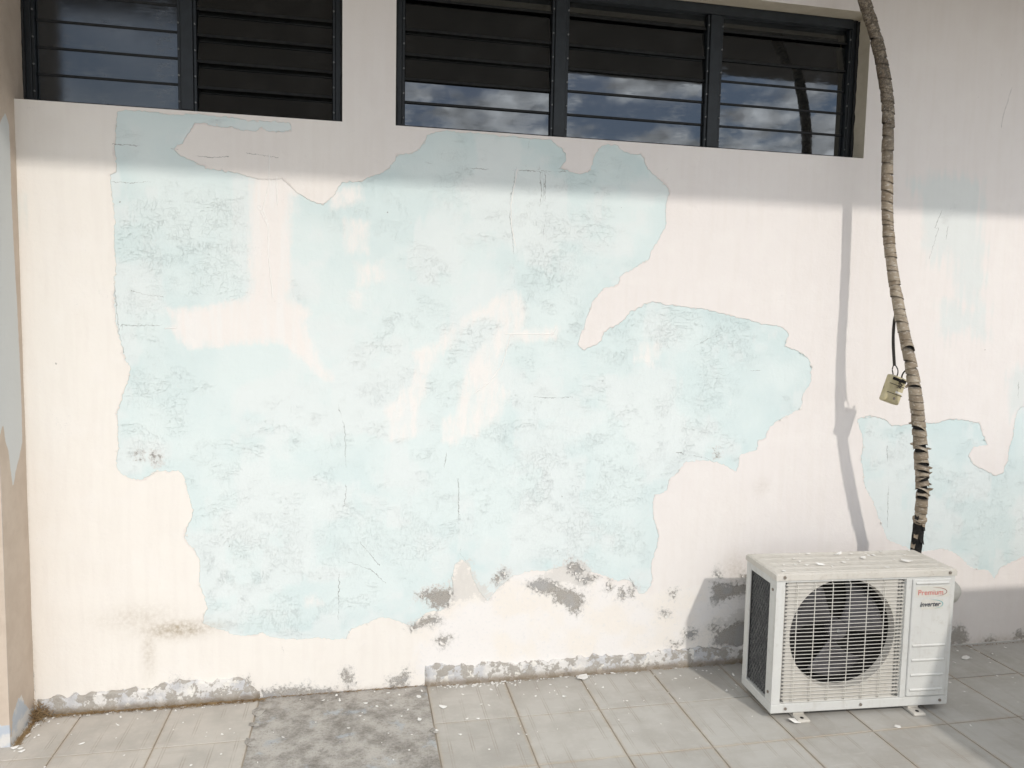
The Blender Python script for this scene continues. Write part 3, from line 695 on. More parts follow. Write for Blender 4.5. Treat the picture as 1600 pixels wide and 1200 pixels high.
def axis_pts(a, b, step, marks):
    p = np.concatenate([np.arange(a, b, step), marks, [b]])
    p = np.unique(np.round(p, 5))
    keep = [p[0]]
    mk = set(np.round(marks, 5))
    for q in p[1:]:
        if q - keep[-1] < step * 0.35:
            if q in mk:
                if keep[-1] not in mk:
                    keep[-1] = q
                else:
                    keep.append(q)
            continue
        keep.append(q)
    return np.array(keep)


xm = np.array([OPEN[0][1], OPEN[1][0], OPEN[1][1]])
us = np.concatenate([axis_pts(W_L, 3.2, 0.0055, xm), np.arange(3.3, W_R + .01, 0.1)])
vs = np.concatenate([axis_pts(0.0, 2.2, 0.0055, np.array([SILL])), axis_pts(2.22, SOFFIT, 0.02, np.array([HEAD]))])


def in_open(u, v):
    r = np.zeros(u.shape, bool)
    for a, b in OPEN:
        r |= (u > a) & (u < b) & (v > SILL) & (v < HEAD)
    return r


def place_w(u, v):
    bow = 0.007 * (fbm(u * 1.7, v * 1.7, 11, 3) - 0.5) + 0.0022 * (fbm(u * 9, v * 9, 21, 3) - 0.5) + 0.0012 * (fbm(u * 22, v * 22, 23, 2) - 0.5)
    fade = np.clip((SILL - 0.005 - v) / 0.10, 0, 1) * np.clip((u - W_L) / 0.05, 0, 1)
    return np.stack([u, bow * fade, v], 1)


me, P = grid_mesh('wall', us, vs, place_w, in_open)
X_, Z_ = P[:, 0], P[:, 1]
def sstep(x, lo, hi):
    q = np.clip((x - lo) / (hi - lo), 0, 1)
    return q * q * (3 - 2 * q)
N1 = fbm(X_ * 16, Z_ * 16, 51, 3)
BR = fbm(X_ * 75, Z_ * 6, 53, 3)
FLD = {nm: poly_field(P, DATA[nm], lim) for nm, lim in (('cyan', 0.15), ('faint', 0.1), ('wash', 0.1), ('white', 0.15), ('cement', 0.05), ('plaster', 0.08))}
FLD['cyan'] += 0.018 * (N1 - 0.5)
edge_ = 1 - sstep(FLD['cyan'], 0.0, 0.10)
set_attr(me, 'n1', N1)
set_attr(me, 'gate', sstep(fbm(X_ * 13, Z_ * 20, 91, 3), 0.36, 0.62))
set_attr(me, 'smear', poly_field(P, DATA['smear'], 0.1) + 0.016 * (N1 - 0.5) + 0.018 * (BR - 0.5))
set_attr(me, 'brush', BR)
set_attr(me, 'cyan', FLD['cyan'])
set_attr(me, 'faint', 0.44 * sstep(FLD['faint'] + 0.09 * (BR - 0.5) + 0.07 * (N1 - 0.5), -0.04, 0.04))
set_attr(me, 'wash', FLD['wash'] + 0.030 * (N1 - 0.5) + 0.03 * (BR - 0.5))
set_attr(me, 'white', FLD['white'] + 0.07 * (N1 - 0.5))
set_attr(me, 'cement', FLD['cement'] - 0.002)
set_attr(me, 'plaster', FLD['plaster'])
set_attr(me, 'bluef', np.clip(0.50 * edge_ + 0.55 * sstep(fbm(X_ * 5, Z_ * 5, 61, 4), 0.42, 0.75), 0, 1))
set_attr(me, 'chalk', 0.60 * sstep(fbm(X_ * 6 + 0.3 * BR, Z_ * 5.5, 67, 5) + 0.12 * (N1 - 0.5), 0.44, 0.60))
set_attr(me, 'undm', sstep(fbm(X_ * 9, Z_ * 9, 71, 4), 0.35, 0.65))
SM = poly_field(P, DATA['smear'], 0.1)
CALM = 1 - 0.85 * sstep(np.maximum(SM, FLD['wash']), -0.01, 0.01)
set_attr(me, 'wrall', CALM * FLD['cyan'].clip(0, 0.01) / 0.01 * 0.80 * sstep(fbm(X_ * 8, Z_ * 8, 73, 3), 0.38, 0.64))
for nm in ('crack', 'filler'):
    u_, s_ = line_fields(P, DATA[nm])
    set_attr(me, nm + '_u', u_); set_attr(me, nm + '_s', s_)
ro = np.zeros(len(P))
for (x, z, r, s) in DATA['rough']:
    ro = np.maximum(ro, s * np.exp(-(((X_ - x) ** 2 + (Z_ - z) ** 2) / (r * r))))
set_attr(me, 'rough', CALM * np.clip(ro * 1.1, 0, 0.8) * (0.10 + 0.90 * FLD['cyan'].clip(0, 0.01) / 0.01 + 0.6 * sstep(FLD['faint'], 0, 0.02)).clip(0, 1) * sstep(fbm(X_ * 17, Z_ * 22, 79, 3), 0.36, 0.66))
sn = np.zeros(len(P))
for (x, z, rx, rz, s) in DATA['stain']:
    sn = np.maximum(sn, s * np.exp(-(((X_ - x) / rx) ** 2 + ((Z_ - z) / rz) ** 2)))
set_attr(me, 'stain', sn)
set_attr(me, 'warm', sstep(0.95 - 0.42 * (X_ + 0.3) - 0.30 * (Z_ - 0.5) + 0.8 * (fbm(X_ * 1.3, Z_ * 1.3, 83, 3) - 0.5), 0.2, 0.8))  # light's colour cast put into the paint: warmer lower left, pinker upper right
wall_o = link('wall', me, M['wall'], house)

# reveals of the two openings and the wall's thickness behind
for i, (a, b) in enumerate(OPEN):
    v = []; f = []
    def quad(p):
        n = len(v); v.extend(p); f.append((n, n + 1, n + 2, n + 3))
    dp = 0.20
    quad([(a, 0, SILL), (b, 0, SILL), (b, dp, SILL), (a, dp, SILL)])
    quad([(a, 0, HEAD), (a, dp, HEAD), (b, dp, HEAD), (b, 0, HEAD)])
    quad([(b, 0, SILL), (b, 0, HEAD), (b, dp, HEAD), (b, dp, SILL)])
    if i == 1:
        quad([(a, 0, HEAD), (a, 0, SILL), (a, dp, SILL), (a, dp, HEAD)])
    link('reveal', mesh_py('reveal', v, f), M['reveal'], house)
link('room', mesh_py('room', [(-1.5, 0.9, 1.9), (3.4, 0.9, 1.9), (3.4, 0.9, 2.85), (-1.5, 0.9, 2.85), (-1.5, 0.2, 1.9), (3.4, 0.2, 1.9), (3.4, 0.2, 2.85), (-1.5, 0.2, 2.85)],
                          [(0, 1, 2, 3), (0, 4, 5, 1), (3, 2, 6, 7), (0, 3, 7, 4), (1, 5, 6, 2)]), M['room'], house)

# projecting pillar at the left
ys = np.linspace(-0.202, 0.22, 60); zs = np.linspace(0, SOFFIT, 420)
def place_p(u, v):
    return np.stack([W_L + 0.001 + 0.003 * (fbm(u * 8, v * 4, 31) - 0.5) + 0.006 * np.clip(-u / 0.2, 0, 1), u, v], 1)
me, P = grid_mesh('pillar', ys, zs, place_p)
set_attr(me, 'patch', poly_field(P, DATA['pillar'], 0.1))
set_attr(me, 'base', poly_field(P, DATA['pillar_base'] + [[(-0.21, -0.01), (-0.195, -0.01), (-0.195, 0.06), (-0.21, 0.06)]], 0.1))
link('pillar_side', me, M['pillar'], house)
xs = np.linspace(-1.60, W_L + 0.0065, 60)
def place_pf(u, v):
    return np.stack([u, -0.202 + 0.003 * (fbm(u * 8, v * 4, 37) - 0.5) * np.clip((W_L - u) / 0.02, 0, 1), v], 1)
me, P = grid_mesh('pillar', xs, zs, place_pf)
set_attr(me, 'patch', np.full(len(P), -0.1))
set_attr(me, 'base', 0.07 - P[:, 1] + 0.03 * (fbm(P[:, 0] * 20, P[:, 1] * 20, 4) - 0.5))
link('pillar_front', me, M['pillar'], house)

# overhanging eave
link('eave', box_mesh('eave', -4.0, W_R + 1, -1.330, 0.9, SOFFIT, SOFFIT + 0.16, 0.004, 1), M['soffit'], house)
link('fascia_board', box_mesh('fascia_board', -4.0, W_R + 1, -1.356, -1.3315, SOFFIT + 0.002, SOFFIT + 0.21, 0.003, 1), M['soffit'], house)


# cement skirting along the foot of the wall
def skirting(x0, x1, tops, seed, ends=(0.0, 0.0)):
    us = np.linspace(x0, x1, int((x1 - x0) / 0.006)); vs = np.linspace(0, 1, 22)
    tx = np.array([p[0] for p in tops]); tz = np.array([p[1] for p in tops])
    def place(u, v):
        top = np.interp(u, tx, tz) + 0.030 * (fbm(u * 38, u * 0, seed, 4) - 0.5)
        z = v * top
        prof = 0.012 * (1 - np.clip((v - 0.93) / 0.07, 0, 1)) + 0.004 * (1 - v)
        y = -prof - 0.010 * (fbm(u * 26, z * 26, seed + 5, 4) - 0.42) * (1 - np.clip((v - 0.9) / 0.1, 0, 1))
        e = np.minimum(np.clip((u - x0) / 0.02, 0, 1), np.clip((x1 - u) / 0.02, 0, 1))
        y = y * e + 0.004 * (1 - e)
        y = np.where(v > 0.985, 0.006, y)
        return np.stack([u, y, z], 1)
    me, _ = grid_mesh('skirting', us, vs, place)
    return link('skirting', me, M['skirting'], house)


sk1 = skirting(-1.10, -0.352, [(-1.1, 0.062), (-0.95, 0.064), (-0.72, 0.074), (-0.62, 0.092), (-0.50, 0.076), (-0.42, 0.080), (-0.37, 0.045), (-0.352, 0.02)], 41)
sk2 = skirting(0.245, 2.50, [(0.245, 0.080), (0.40, 0.074), (0.75, 0.066), (0.90, 0.075), (1.2, 0.068), (1.42, 0.07), (2.5, 0.05)], 47)
# curled lips of paint lifting along the borders of the coats
V_, F_ = [], []
def curl(x, z, ang, size):
    c, n = math.cos(ang), math.sin(ang)                 # ang points from the sound coat to its torn border
    lift = size * random.uniform(0.25, 0.7)
    wdt = size * random.uniform(0.6, 1.7)
    pts = []
    for (u, w, y) in ((-0.9, -1.0, 0.0), (-0.9, 1.0, 0.0), (0.1, random.uniform(.6, 1.0), -lift * .35), (random.uniform(.5, 1.0), random.uniform(.1, .6), -lift), (random.uniform(.4, .9), -random.uniform(.1, .6), -lift), (0.1, -random.uniform(.6, 1.0), -lift * .35)):
        pts.append((x + c * u * size - n * w * wdt, y - 0.0035, z + n * u * size + c * w * wdt))
    b0 = len(V_)
    V_.extend(pts); V_.extend([(p[0], p[1] - 0.0009, p[2]) for p in pts])
    F_.append(tuple(b0 + 6 + k for k in range(6))); F_.append(tuple(b0 + k for k in range(5, -1, -1)))
    for k in range(6):
        F_.append((b0 + k, b0 + (k + 1) % 6, b0 + 6 + (k + 1) % 6, b0 + 6 + k))
def along(poly, count, smin, smax, zmax=9.0):
    pp = [Vector(p) for p in poly]
    cx_ = sum(p.x for p in pp) / len(pp); cz_ = sum(p.y for p in pp) / len(pp)
    for _ in range(count):
        i = random.randrange(len(pp)); a_, b_ = pp[i], pp[(i + 1) % len(pp)]
        q = a_.lerp(b_, random.random())
        if q.y > zmax or q.y < 0.09 or q.y > 2.06 or q.x > 2.9: continue
        d_ = b_ - a_
        nrm = Vector((-d_.y, d_.x)).normalized()
        curl(q.x, q.y, math.atan2(nrm.y, nrm.x) + random.uniform(-.5, .5) + (math.pi if random.random() < .3 else 0), random.uniform(smin, smax))
along(DATA['cyan'][0], 80, 0.0015, 0.0038)
along(DATA['cyan'][1], 18, 0.0015, 0.0038)
for pl_ in DATA['cement']:
    along(pl_, 9, 0.002, 0.0055, 0.6)
pc = link('paint_curls', mesh_py('paint_curls', V_, F_), mottled('torn_paint', (0.72, 0.68, 0.63), (0.76, 0.74, 0.70), 40, 0.85), house)
pc['kind'] = 'stuff'

# ------------------------------------------------------------------ louvre windows
FY = 0.080            # front of the window frame
PITCH = 0.0885


def make_window(x0, x1, mull, bays, label):
    """outer frame mesh as the part, mullions, channels, panes as its pieces"""
    bm = bmesh.new()
    fw = 0.026
    add_box(bm, x0 + .001, x0 + fw, FY, FY + 0.07, SILL + .001, HEAD - .001, 0.002, 1)
    add_box(bm, x1 - fw, x1 - .001, FY, FY + 0.07, SILL + .001, HEAD - .001, 0.002, 1)
    add_box(bm, x0 + fw + .0005, x1 - fw - .0005, FY + .002, FY + 0.07, SILL + .001, SILL + 0.020, 0.002, 1)
    add_box(bm, x0 + fw + .0005, x1 - fw - .0005, FY - .006, FY + 0.07, HEAD - 0.038, HEAD - .001, 0.002, 1)
    win = link('window', mesh_bm('window', bm), M['frame'], house)
    win['label'] = label
    edges = [x0 + fw] + [m for ab in mull for m in ab] + [x1 - fw]
    for a, b in mull:
        link('mullion', box_mesh('mullion', a, b, FY - 0.004, FY + 0.07, SILL + 0.0205, HEAD - 0.0385, 0.003, 2), M['frame'], win)
    # uneven black sealant bead round the frame
    bm = bmesh.new()
    for xx, sgn in ((x0, 1), (x1, -1)):
        zs_ = np.arange(SILL + 0.004, HEAD, 0.018)
        add_tube(bm, [(xx + sgn * 0.003, FY - 0.004, z) for z in zs_], [random.uniform(0.004, 0.0095) for _ in zs_], 6)
    xs_ = np.arange(x0 + 0.005, x1, 0.02)
    add_tube(bm, [(x, FY - 0.002, SILL + 0.003) for x in xs_], [random.uniform(0.003, 0.007) for _ in xs_], 6)
    link('sealant', mesh_bm('sealant', bm, True), M['black'], win)
    for k, bay in enumerate(bays):
        a, b = edges[2 * k], edges[2 * k + 1]
        for xx, sg in ((a, 1), (b, -1)):
            bm = bmesh.new()
            xa, xb = sorted((xx + sg * 0.0005, xx + sg * 0.010))
            add_box(bm, xa, xb, FY + 0.004, FY + 0.045, SILL + 0.021, HEAD - 0.039, 0.001, 1)
            ch = link('channel', mesh_bm('channel', bm), M['frame'], win)
            for r in range(6):
                z = SILL + 0.05 + r * PITCH
                bm = bmesh.new()
                add_cyl(bm, (xx + sg * 0.006, FY + 0.002, z), (0, 1, 0), 0.0032, 0.005, 8)
                link('rivet', mesh_bm('rivet', bm), M['clip'], win)
        for r, tilt in enumerate(bay['tilt']):
            zc_ = SILL + 0.020 + PITCH * (r + 0.5)
            hh = PITCH / 2 + (0.007 if abs(tilt) >= 4 else -0.0008)
            if zc_ + hh > HEAD - 0.036:
                hh = HEAD - 0.037 - zc_
                if hh < 0.02:
                    continue
            w = (b - a) / 2 - 0.0115
            bm = add_box(bmesh.new(), -w, w, -0.0028, 0.0028, -hh, hh, 0.0008, 1)
            link('pane', mesh_bm('pane', bm), M[bay['mat']], win, ((a + b) / 2, FY + 0.024, zc_), (math.radians(tilt), 0, random.uniform(-.001, .001)))
            # added black strip standing for the dark gap line under each pane
            bm = add_box(bmesh.new(), -w - .0005, w + .0005, -0.006, -0.0035, -hh - 0.002, -hh + 0.0065, 0.0006, 1)
            link('gap_strip', mesh_bm('gap_strip', bm), M['black'], win, ((a + b) / 2, FY + 0.024, zc_), (math.radians(tilt), 0, 0))
    return win


# tilt > 0 turns the outer face upwards
w1 = make_window(OPEN[0][0], OPEN[0][1], [(-0.612, -0.570)],
                 [dict(mat='dusty', tilt=[0.5, 0.2, 0.5, 0.4, 0.5, 0.5]), dict(mat='glass', tilt=[-12, -12.3, -12, -12.2, -12, -12])],
                 'shorter louvre window at the left with two bays of dark panes')
w2 = make_window(OPEN[1][0], OPEN[1][1], [(0.725, 0.771), (1.358, 1.405)],
                 [dict(mat='glass', tilt=[-2, -2.2, -9, -9, -9, -9]), dict(mat='glass', tilt=[-1.2, -1, -1.1, -8, -8, -8]), dict(mat='glass', tilt=[-0.2, 0, -0.2, 0.1, -7, -7])],
                 'longer louvre window at the right with three bays reflecting clouds')

# ------------------------------------------------------------------ low wall to the right, out of the picture, whose shadow falls on the floor
lw = link('low_wall', box_mesh('low_wall', 2.34, 6.5, -6.0, -0.99, -0.02, 1.0, 0.012, 2), M['white'])
tag(lw, 'low white rendered wall beyond the right edge of the picture', 'wall')

# ------------------------------------------------------------------ air conditioner outdoor unit
AW, AD, AH, AZ = 0.692, 0.235, 0.510, 0.025      # width, depth, height of casing, clearance
YAW = -0.0578
_c, _s = math.cos(YAW), math.sin(YAW)
ax0, ay0 = 1.436, -0.458                          # front left corner on the floor
ac = empty('air_conditioner', (ax0 + _c * AW / 2 - _s * AD / 2, ay0 + _s * AW / 2 + _c * AD / 2, 0), YAW)
tag(ac, 'aged white outdoor air conditioner unit standing on the tiles against the wall', 'air conditioner')
hx, hy = AW / 2, AD / 2
Z0, Z1 = AZ, AZ + AH
LIP = 0.024


def U(u): return -hx + u * AW
def V(v): return Z1 - v * AH


# base pan with folded edge
bm = bmesh.new()
add_box(bm, -hx, hx, -hy, hy, Z0, Z0 + 0.034, 0.003, 2)
base = link('base_pan', mesh_bm('base_pan', bm), M['ac'], ac)
# front sheet: frame round a recessed plate with a round opening
gx0, gx1, gz0, gz1 = U(0.048), U(0.722), V(0.935), V(0.062)
fz0, fz1 = Z0 + 0.0345, Z1 - LIP - 0.0005
bm = bmesh.new()
yf = -hy + 0.001
def rect(x0, x1, z0, z1, y): return [bm.verts.new((x0, y, z0)), bm.verts.new((x1, y, z0)), bm.verts.new((x1, y, z1)), bm.verts.new((x0, y, z1))]
o_ = rect(-hx + .001, hx - .001, fz0, fz1, yf); i_ = rect(gx0, gx1, gz0, gz1, yf); r_ = rect(gx0 + .004, gx1 - .004, gz0 + .004, gz1 - .004, yf + 0.009)
for k in range(4):
    bm.faces.new((o_[k], o_[(k + 1) % 4], i_[(k + 1) % 4], i_[k]))
    bm.faces.new((i_[k], i_[(k + 1) % 4], r_[(k + 1) % 4], r_[k]))
front = link('front_panel', mesh_bm('front_panel', bm), M['ac'], ac)
# recessed plate with round hole
cx, cz, RR = U(0.385), V(0.452), 0.203
bm = bmesh.new()
yp = yf + 0.0088
NSEG = 96
ring_o, ring_i, ring_d = [], [], []
for k in range(NSEG):
    a = 2 * math.pi * k / NSEG
    dx, dz = math.cos(a), math.sin(a)
    tx = ((gx1 - .004 - cx) / dx) if dx > 1e-6 else ((gx0 + .004 - cx) / dx if dx < -1e-6 else 1e9)
    tz = ((gz1 - .004 - cz) / dz) if dz > 1e-6 else ((gz0 + .004 - cz) / dz if dz < -1e-6 else 1e9)
    tt = min(tx, tz)
    ring_o.append(bm.verts.new((cx + dx * tt, yp, cz + dz * tt)))
    ring_i.append(bm.verts.new((cx + dx * RR, yp, cz + dz * RR)))
    ring_d.append(bm.verts.new((cx + dx * (RR - .004), yp + 0.030, cz + dz * (RR - .005))))
for k in range(NSEG):
    j = (k + 1) % NSEG
    bm.faces.new((ring_o[k], ring_o[j], ring_i[j], ring_i[k]))
    bm.faces.new((ring_i[k], ring_i[j], ring_d[j], ring_d[k]))
link('fan_plate', mesh_bm('fan_plate', bm), M['ac_plate'], front)
# shroud and dark inside
bm = bmesh.new()
rings = []
for (y, r) in ((yp + 0.0305, RR - .004), (yp + 0.06, RR - .006), (yp + 0.10, RR - .004)):
    rings.append([bm.verts.new((cx + math.cos(2 * math.pi * k / 64) * r, y, cz + math.sin(2 * math.pi * k / 64) * r)) for k in range(64)])
for q in range(2):
    for k in range(64):
        bm.faces.new((rings[q][k], rings[q][(k + 1) % 64], rings[q + 1][(k + 1) % 64], rings[q + 1][k]))
bm.faces.new(rings[2])
link('fan_shroud', mesh_bm('fan_shroud', bm, True), M['dark'], ac)
# fan: hub and three broad curved blades
bm = bmesh.new()
add_cyl(bm, (cx, yp + 0.045, cz), (0, 1, 0), 0.036, 0.030, 24)
fan = link('fan', mesh_bm('fan', bm), M['blade'], ac)
bm = bmesh.new(); add_cyl(bm, (cx, yp + 0.0285, cz), (0, 1, 0), 0.008, 0.006, 8)
link('shaft_nut', mesh_bm('shaft_nut', bm), M['clip'], fan)
for q in range(3):
    a0 = math.radians(18 + 120 * q)
    v = []; f = []
    NR, NA = 7, 9
    for side in (0, 1):
        for i in range(NR):
            r = 0.030 + (0.178 - 0.030) * i / (NR - 1)
            spread = math.radians(40 + 44 * (i / (NR - 1)) ** 0.8)
            sweep = math.radians(16) * (i / (NR - 1))
            for j in range(NA):
                s = j / (NA - 1) - 0.5
                a = a0 + sweep + s * spread
                y = yp + 0.045 + s * 0.045 * (0.6 + 0.4 * i / (NR - 1)) + 0.010 * (4 * s * s) + side * 0.003
                v.append((cx + r * math.cos(a), y, cz + r * math.sin(a)))
    n0 = NR * NA
    for i in range(NR - 1):
        for j in range(NA - 1):
            p = i * NA + j
            f.append((p, p + 1, p + 1 + NA, p + NA)); f.append((n0 + p, n0 + p + NA, n0 + p + 1 + NA, n0 + p + 1))
    loop = [j for j in range(NA)] + [i * NA + NA - 1 for i in range(1, NR)] + [(NR - 1) * NA + j for j in range(NA - 2, -1, -1)] + [i * NA for i in range(NR - 2, 0, -1)]
    for k in range(len(loop)):
        a_, b_ = loop[k], loop[(k + 1) % len(loop)]
        f.append((a_, n0 + a_, n0 + b_, b_))
    link('blade', mesh_py('blade', v, f, True), M['blade'], fan)
# wire grille: many thin bars in front of the plate
bm = bmesh.new()
nh = 33
for k in range(nh):
    z = gz0 + 0.008 + (gz1 - gz0 - 0.016) * k / (nh - 1)
    sag = random.uniform(-.0006, .0006)
    add_tube(bm, [(gx0 + .004, yf + 0.004, z), (gx0 + 0.012, yf - 0.003, z), ((gx0 + gx1) / 2, yf - 0.005 + sag, z + sag), (gx1 - 0.012, yf - 0.003, z), (gx1 - .004, yf + 0.004, z)], 0.00125, 5)
gr = link('wire_grille', mesh_bm('wire_grille', bm, True), M['wire'], ac)
gr['kind'] = 'stuff'
for k in range(6):
    x = gx0 + 0.047 + 0.067 * k
    bm = bmesh.new()
    add_tube(bm, [(x, yf + 0.006, gz0 + .004), (x, yf - 0.0015, gz0 + 0.012), (x, yf - 0.0022, (gz0 + gz1) / 2), (x, yf - 0.0015, gz1 - 0.012), (x, yf + 0.006, gz1 - .004)], 0.0016, 6)
    link('upright_wire', mesh_bm('upright_wire', bm, True), M['wire'], ac)
# bent hooks of the bars along both sides of the grille
bm = bmesh.new()
for k in range(nh):
    z = gz0 + 0.008 + (gz1 - gz0 - 0.016) * k / (nh - 1)
    for xx, sg in ((gx1 - 0.012, -1), (gx1 - 0.024, -1), (gx0 + 0.010, 1)):
        add_box(bm, xx - .003, xx + .003, yf + .0032, yf + .0085, z + .0026, z + .0062)
hk = link('grille_hooks', mesh_bm('grille_hooks', bm), M['guard'], ac)
hk['kind'] = 'stuff'

# service panel, raised, with pressed ridges and two stickers
px0, px1, pz0, pz1 = U(0.752), U(0.972), V(0.925), V(0.062)
bm = add_box(bmesh.new(), px0, px1, -hy - 0.006, -hy + 0.004, pz0, pz1, 0.005, 3)
sp_ = link('service_panel', mesh_bm('service_panel', bm), M['ac'], ac)
for v_ in (0.093, 0.548, 0.655, 0.765, 0.875):
    z = V(v_)
    prof = [(-hy - 0.006, 0.0045), (-hy - 0.0098, 0.0015), (-hy - 0.0098, -0.0015), (-hy - 0.006, -0.006)]
    xa, xb = px0 + 0.012, px1 - 0.012
    vv = [(xa, y, z + d) for y, d in prof] + [(xb, y, z + d) for y, d in prof]
    link('ridge', mesh_py('ridge', vv, [(0, 1, 5, 4), (1, 2, 6, 5), (2, 3, 7, 6), (0, 3, 2, 1), (4, 5, 6, 7)]), M['ac'], sp_)
yst = -hy - 0.0066
def sheet(name, pts, y, mat, parent, thick=0.0004):
    n = len(pts)
    v = [(x, y, z) for x, z in pts] + [(x, y + thick, z) for x, z in pts]
    f = [tuple(range(n))] + [(k, n + k, n + (k + 1) % n, (k + 1) % n) for k in range(n)]
    return link(name, mesh_py(name, v, f), mat, parent)
def text_part(name, body, x, z, size, mat, parent, shear=0.0, y=None, bold=0.0):
    cu = bpy.data.curves.new(name, 'FONT')
    cu.body = body; cu.size = size; cu.align_x = 'LEFT'; cu.align_y = 'CENTER'
    cu.shear = shear; cu.offset = bold; cu.extrude = 0.0001; cu.resolution_u = 4
    tmp = bpy.data.objects.new(name, cu); COL.objects.link(tmp)
    bpy.context.view_layer.update()
    me = bpy.data.meshes.new_from_object(tmp.evaluated_get(bpy.context.evaluated_depsgraph_get()))
    bpy.data.objects.remove(tmp); bpy.data.curves.remove(cu)
    return me
def put_text(name, body, x0, x1, z, mat, parent, shear=0.0, bold=0.0):
    me = text_part(name, body, 0, 0, 0.03, mat, parent, shear, None, bold)
    co = np.array([v.co for v in me.vertices])
    s = (x1 - x0) / (co[:, 0].max() - co[:, 0].min())
    mx = co[:, 0].min(); mz = (co[:, 1].max() + co[:, 1].min()) / 2
    for v in me.vertices:
        v.co = Vector((x0 + (v.co.x - mx) * s, yst - 0.0007 - v.co.z, z + (v.co.y - mz) * s))
    me.materials.clear()
    return link(name, me, mat, parent)
def arc_part(name, x0, x1, z, rz, a0, a1, wid, mat, parent):
    cxm, rx = (x0 + x1) / 2, (x1 - x0) / 2
    v = []; f = []
    N_ = 26
    for k in range(N_):
        t_ = k / (N_ - 1); a = math.radians(a0 + (a1 - a0) * t_)
        w = wid * math.sin(math.pi * min(max(t_, 0.03), 0.97)) + 0.0002
        for q in (-1, 1):
            v.append((cxm + (rx + q * w) * math.cos(a), yst - 0.0006, z + (rz + q * w) * math.sin(a)))
    for k in range(N_ - 1):
        f.append((2 * k, 2 * k + 1, 2 * k + 3, 2 * k + 2))
    return link(name, mesh_py(name, v, f), mat, parent)
zp, zi = V(0.158), V(0.247)
s1 = sheet('upper_sticker', [(U(.770), zp - .019), (U(.962), zp - .019), (U(.962), zp + .022), (U(.770), zp + .022)], yst + .0002, M['sticker'], sp_)
s2 = sheet('lower_sticker', [(U(.805), zi - .019), (U(.930), zi - .019), (U(.930), zi + .017), (U(.805), zi + .017)], yst + .0002, M['sticker'], sp_)
put_text('lettering', 'Premium', U(.783), U(.925), zp - .001, M['red'], sp_, 0.0, 0.0)
arc_part('swoosh', U(.800), U(.946), zp, 0.0165, -75, 95, 0.0011, M['brownprint'], sp_)
put_text('lettering', 'inverter', U(.797), U(.915), zi, M['ink'], sp_, 0.25, 0.0006)
arc_part('swoosh', U(.800), U(.928), zi, 0.0165, -75, 95, 0.0011, M['teal'], sp_)

# top cover with long pressed ribs
NY = 64
prof = []
for k in range(NY + 1):
    y = -hy - 0.003 + (AD + 0.006) * k / NY
    t_ = (y + hy) / AD
    rib = 0.0022 * max(0.0, math.sin(t_ * 2 * math.pi * 4.5)) ** 0.6 if 0.06 < t_ < 0.95 else 0.0
    edge = -0.004 * max(0, 1 - min(k, NY - k) / 2.0)
    prof.append((y, Z1 + rib + edge))
xs_ = [-hx - 0.003, -hx + 0.003, -hx + 0.02, -hx + 0.035, hx - 0.035, hx - 0.02, hx - 0.003, hx + 0.003]
v = []; f = []
for xi_, x in enumerate(xs_):
    flat = 0.0 if xi_ in (0, 1, 2, 5, 6, 7) else 1.0
    drop = -0.004 if xi_ in (0, 7) else 0.0
    for (y, z) in prof:
        v.append((x, y, Z1 + (z - Z1) * (flat if z > Z1 else 1.0) + drop))
n = len(prof)
for i in range(len(xs_) - 1):
    for k in range(n - 1):
        p = i * n + k
        f.append((p, p + n, p + n + 1, p + 1))
# skirt of the cover
b0 = len(v)
rim = [i * n for i in range(len(xs_))] + [(len(xs_) - 1) * n + k for k in range(1, n)] + [i * n + n - 1 for i in range(len(xs_) - 2, -1, -1)] + [k for k in range(n - 2, 0, -1)]
for r in rim:
    v.append((v[r][0], v[r][1], Z1 - LIP))
for k in range(len(rim)):
    j = (k + 1) % len(rim)
    f.append((rim[k], b0 + k, b0 + j, rim[j]))
top = link('top_cover', mesh_py('top_cover', v, f), M['ac_top'], ac)

# sides: right sheet, back, left posts with coil between
link('right_panel', box_mesh('right_panel', hx - 0.004, hx - .0005, -hy + 0.002, hy - .002, Z0 + .0345, Z1 - LIP - .0005, 0.001, 1), M['ac'], ac)
link('corner_post', box_mesh('corner_post', -hx + .0008, -hx + 0.006, -hy + 0.0015, -hy + 0.048, Z0 + .0345, Z1 - LIP - .0005, 0.0012, 1), M['ac'], ac)
link('corner_post', box_mesh('corner_post', -hx + .0008, -hx + 0.006, hy - 0.036, hy - .001, Z0 + .0345, Z1 - LIP - .0005, 0.0012, 1), M['ac'], ac)
link('side_rail', box_mesh('side_rail', -hx + .0012, -hx + 0.005, -hy + 0.0485, hy - 0.0365, Z1 - LIP - 0.026, Z1 - LIP - .0008, 0.001, 1), M['ac'], ac)
coil = link('coil', box_mesh('coil', -hx + 0.016, -hx + 0.05, -hy + 0.03, hy - 0.012, Z0 + .035, Z1 - LIP - .002), M['coil'], ac)
link('back_coil', box_mesh('back_coil', -hx + 0.051, hx - 0.16, hy - 0.030, hy - 0.012, Z0 + .035, Z1 - LIP - .002), M['coil'], ac)
link('back_panel', box_mesh('back_panel', hx - 0.159, hx - 0.005, hy - 0.006, hy - .001, Z0 + .0345, Z1 - LIP - .0005, 0.001, 1), M['ac'], ac)
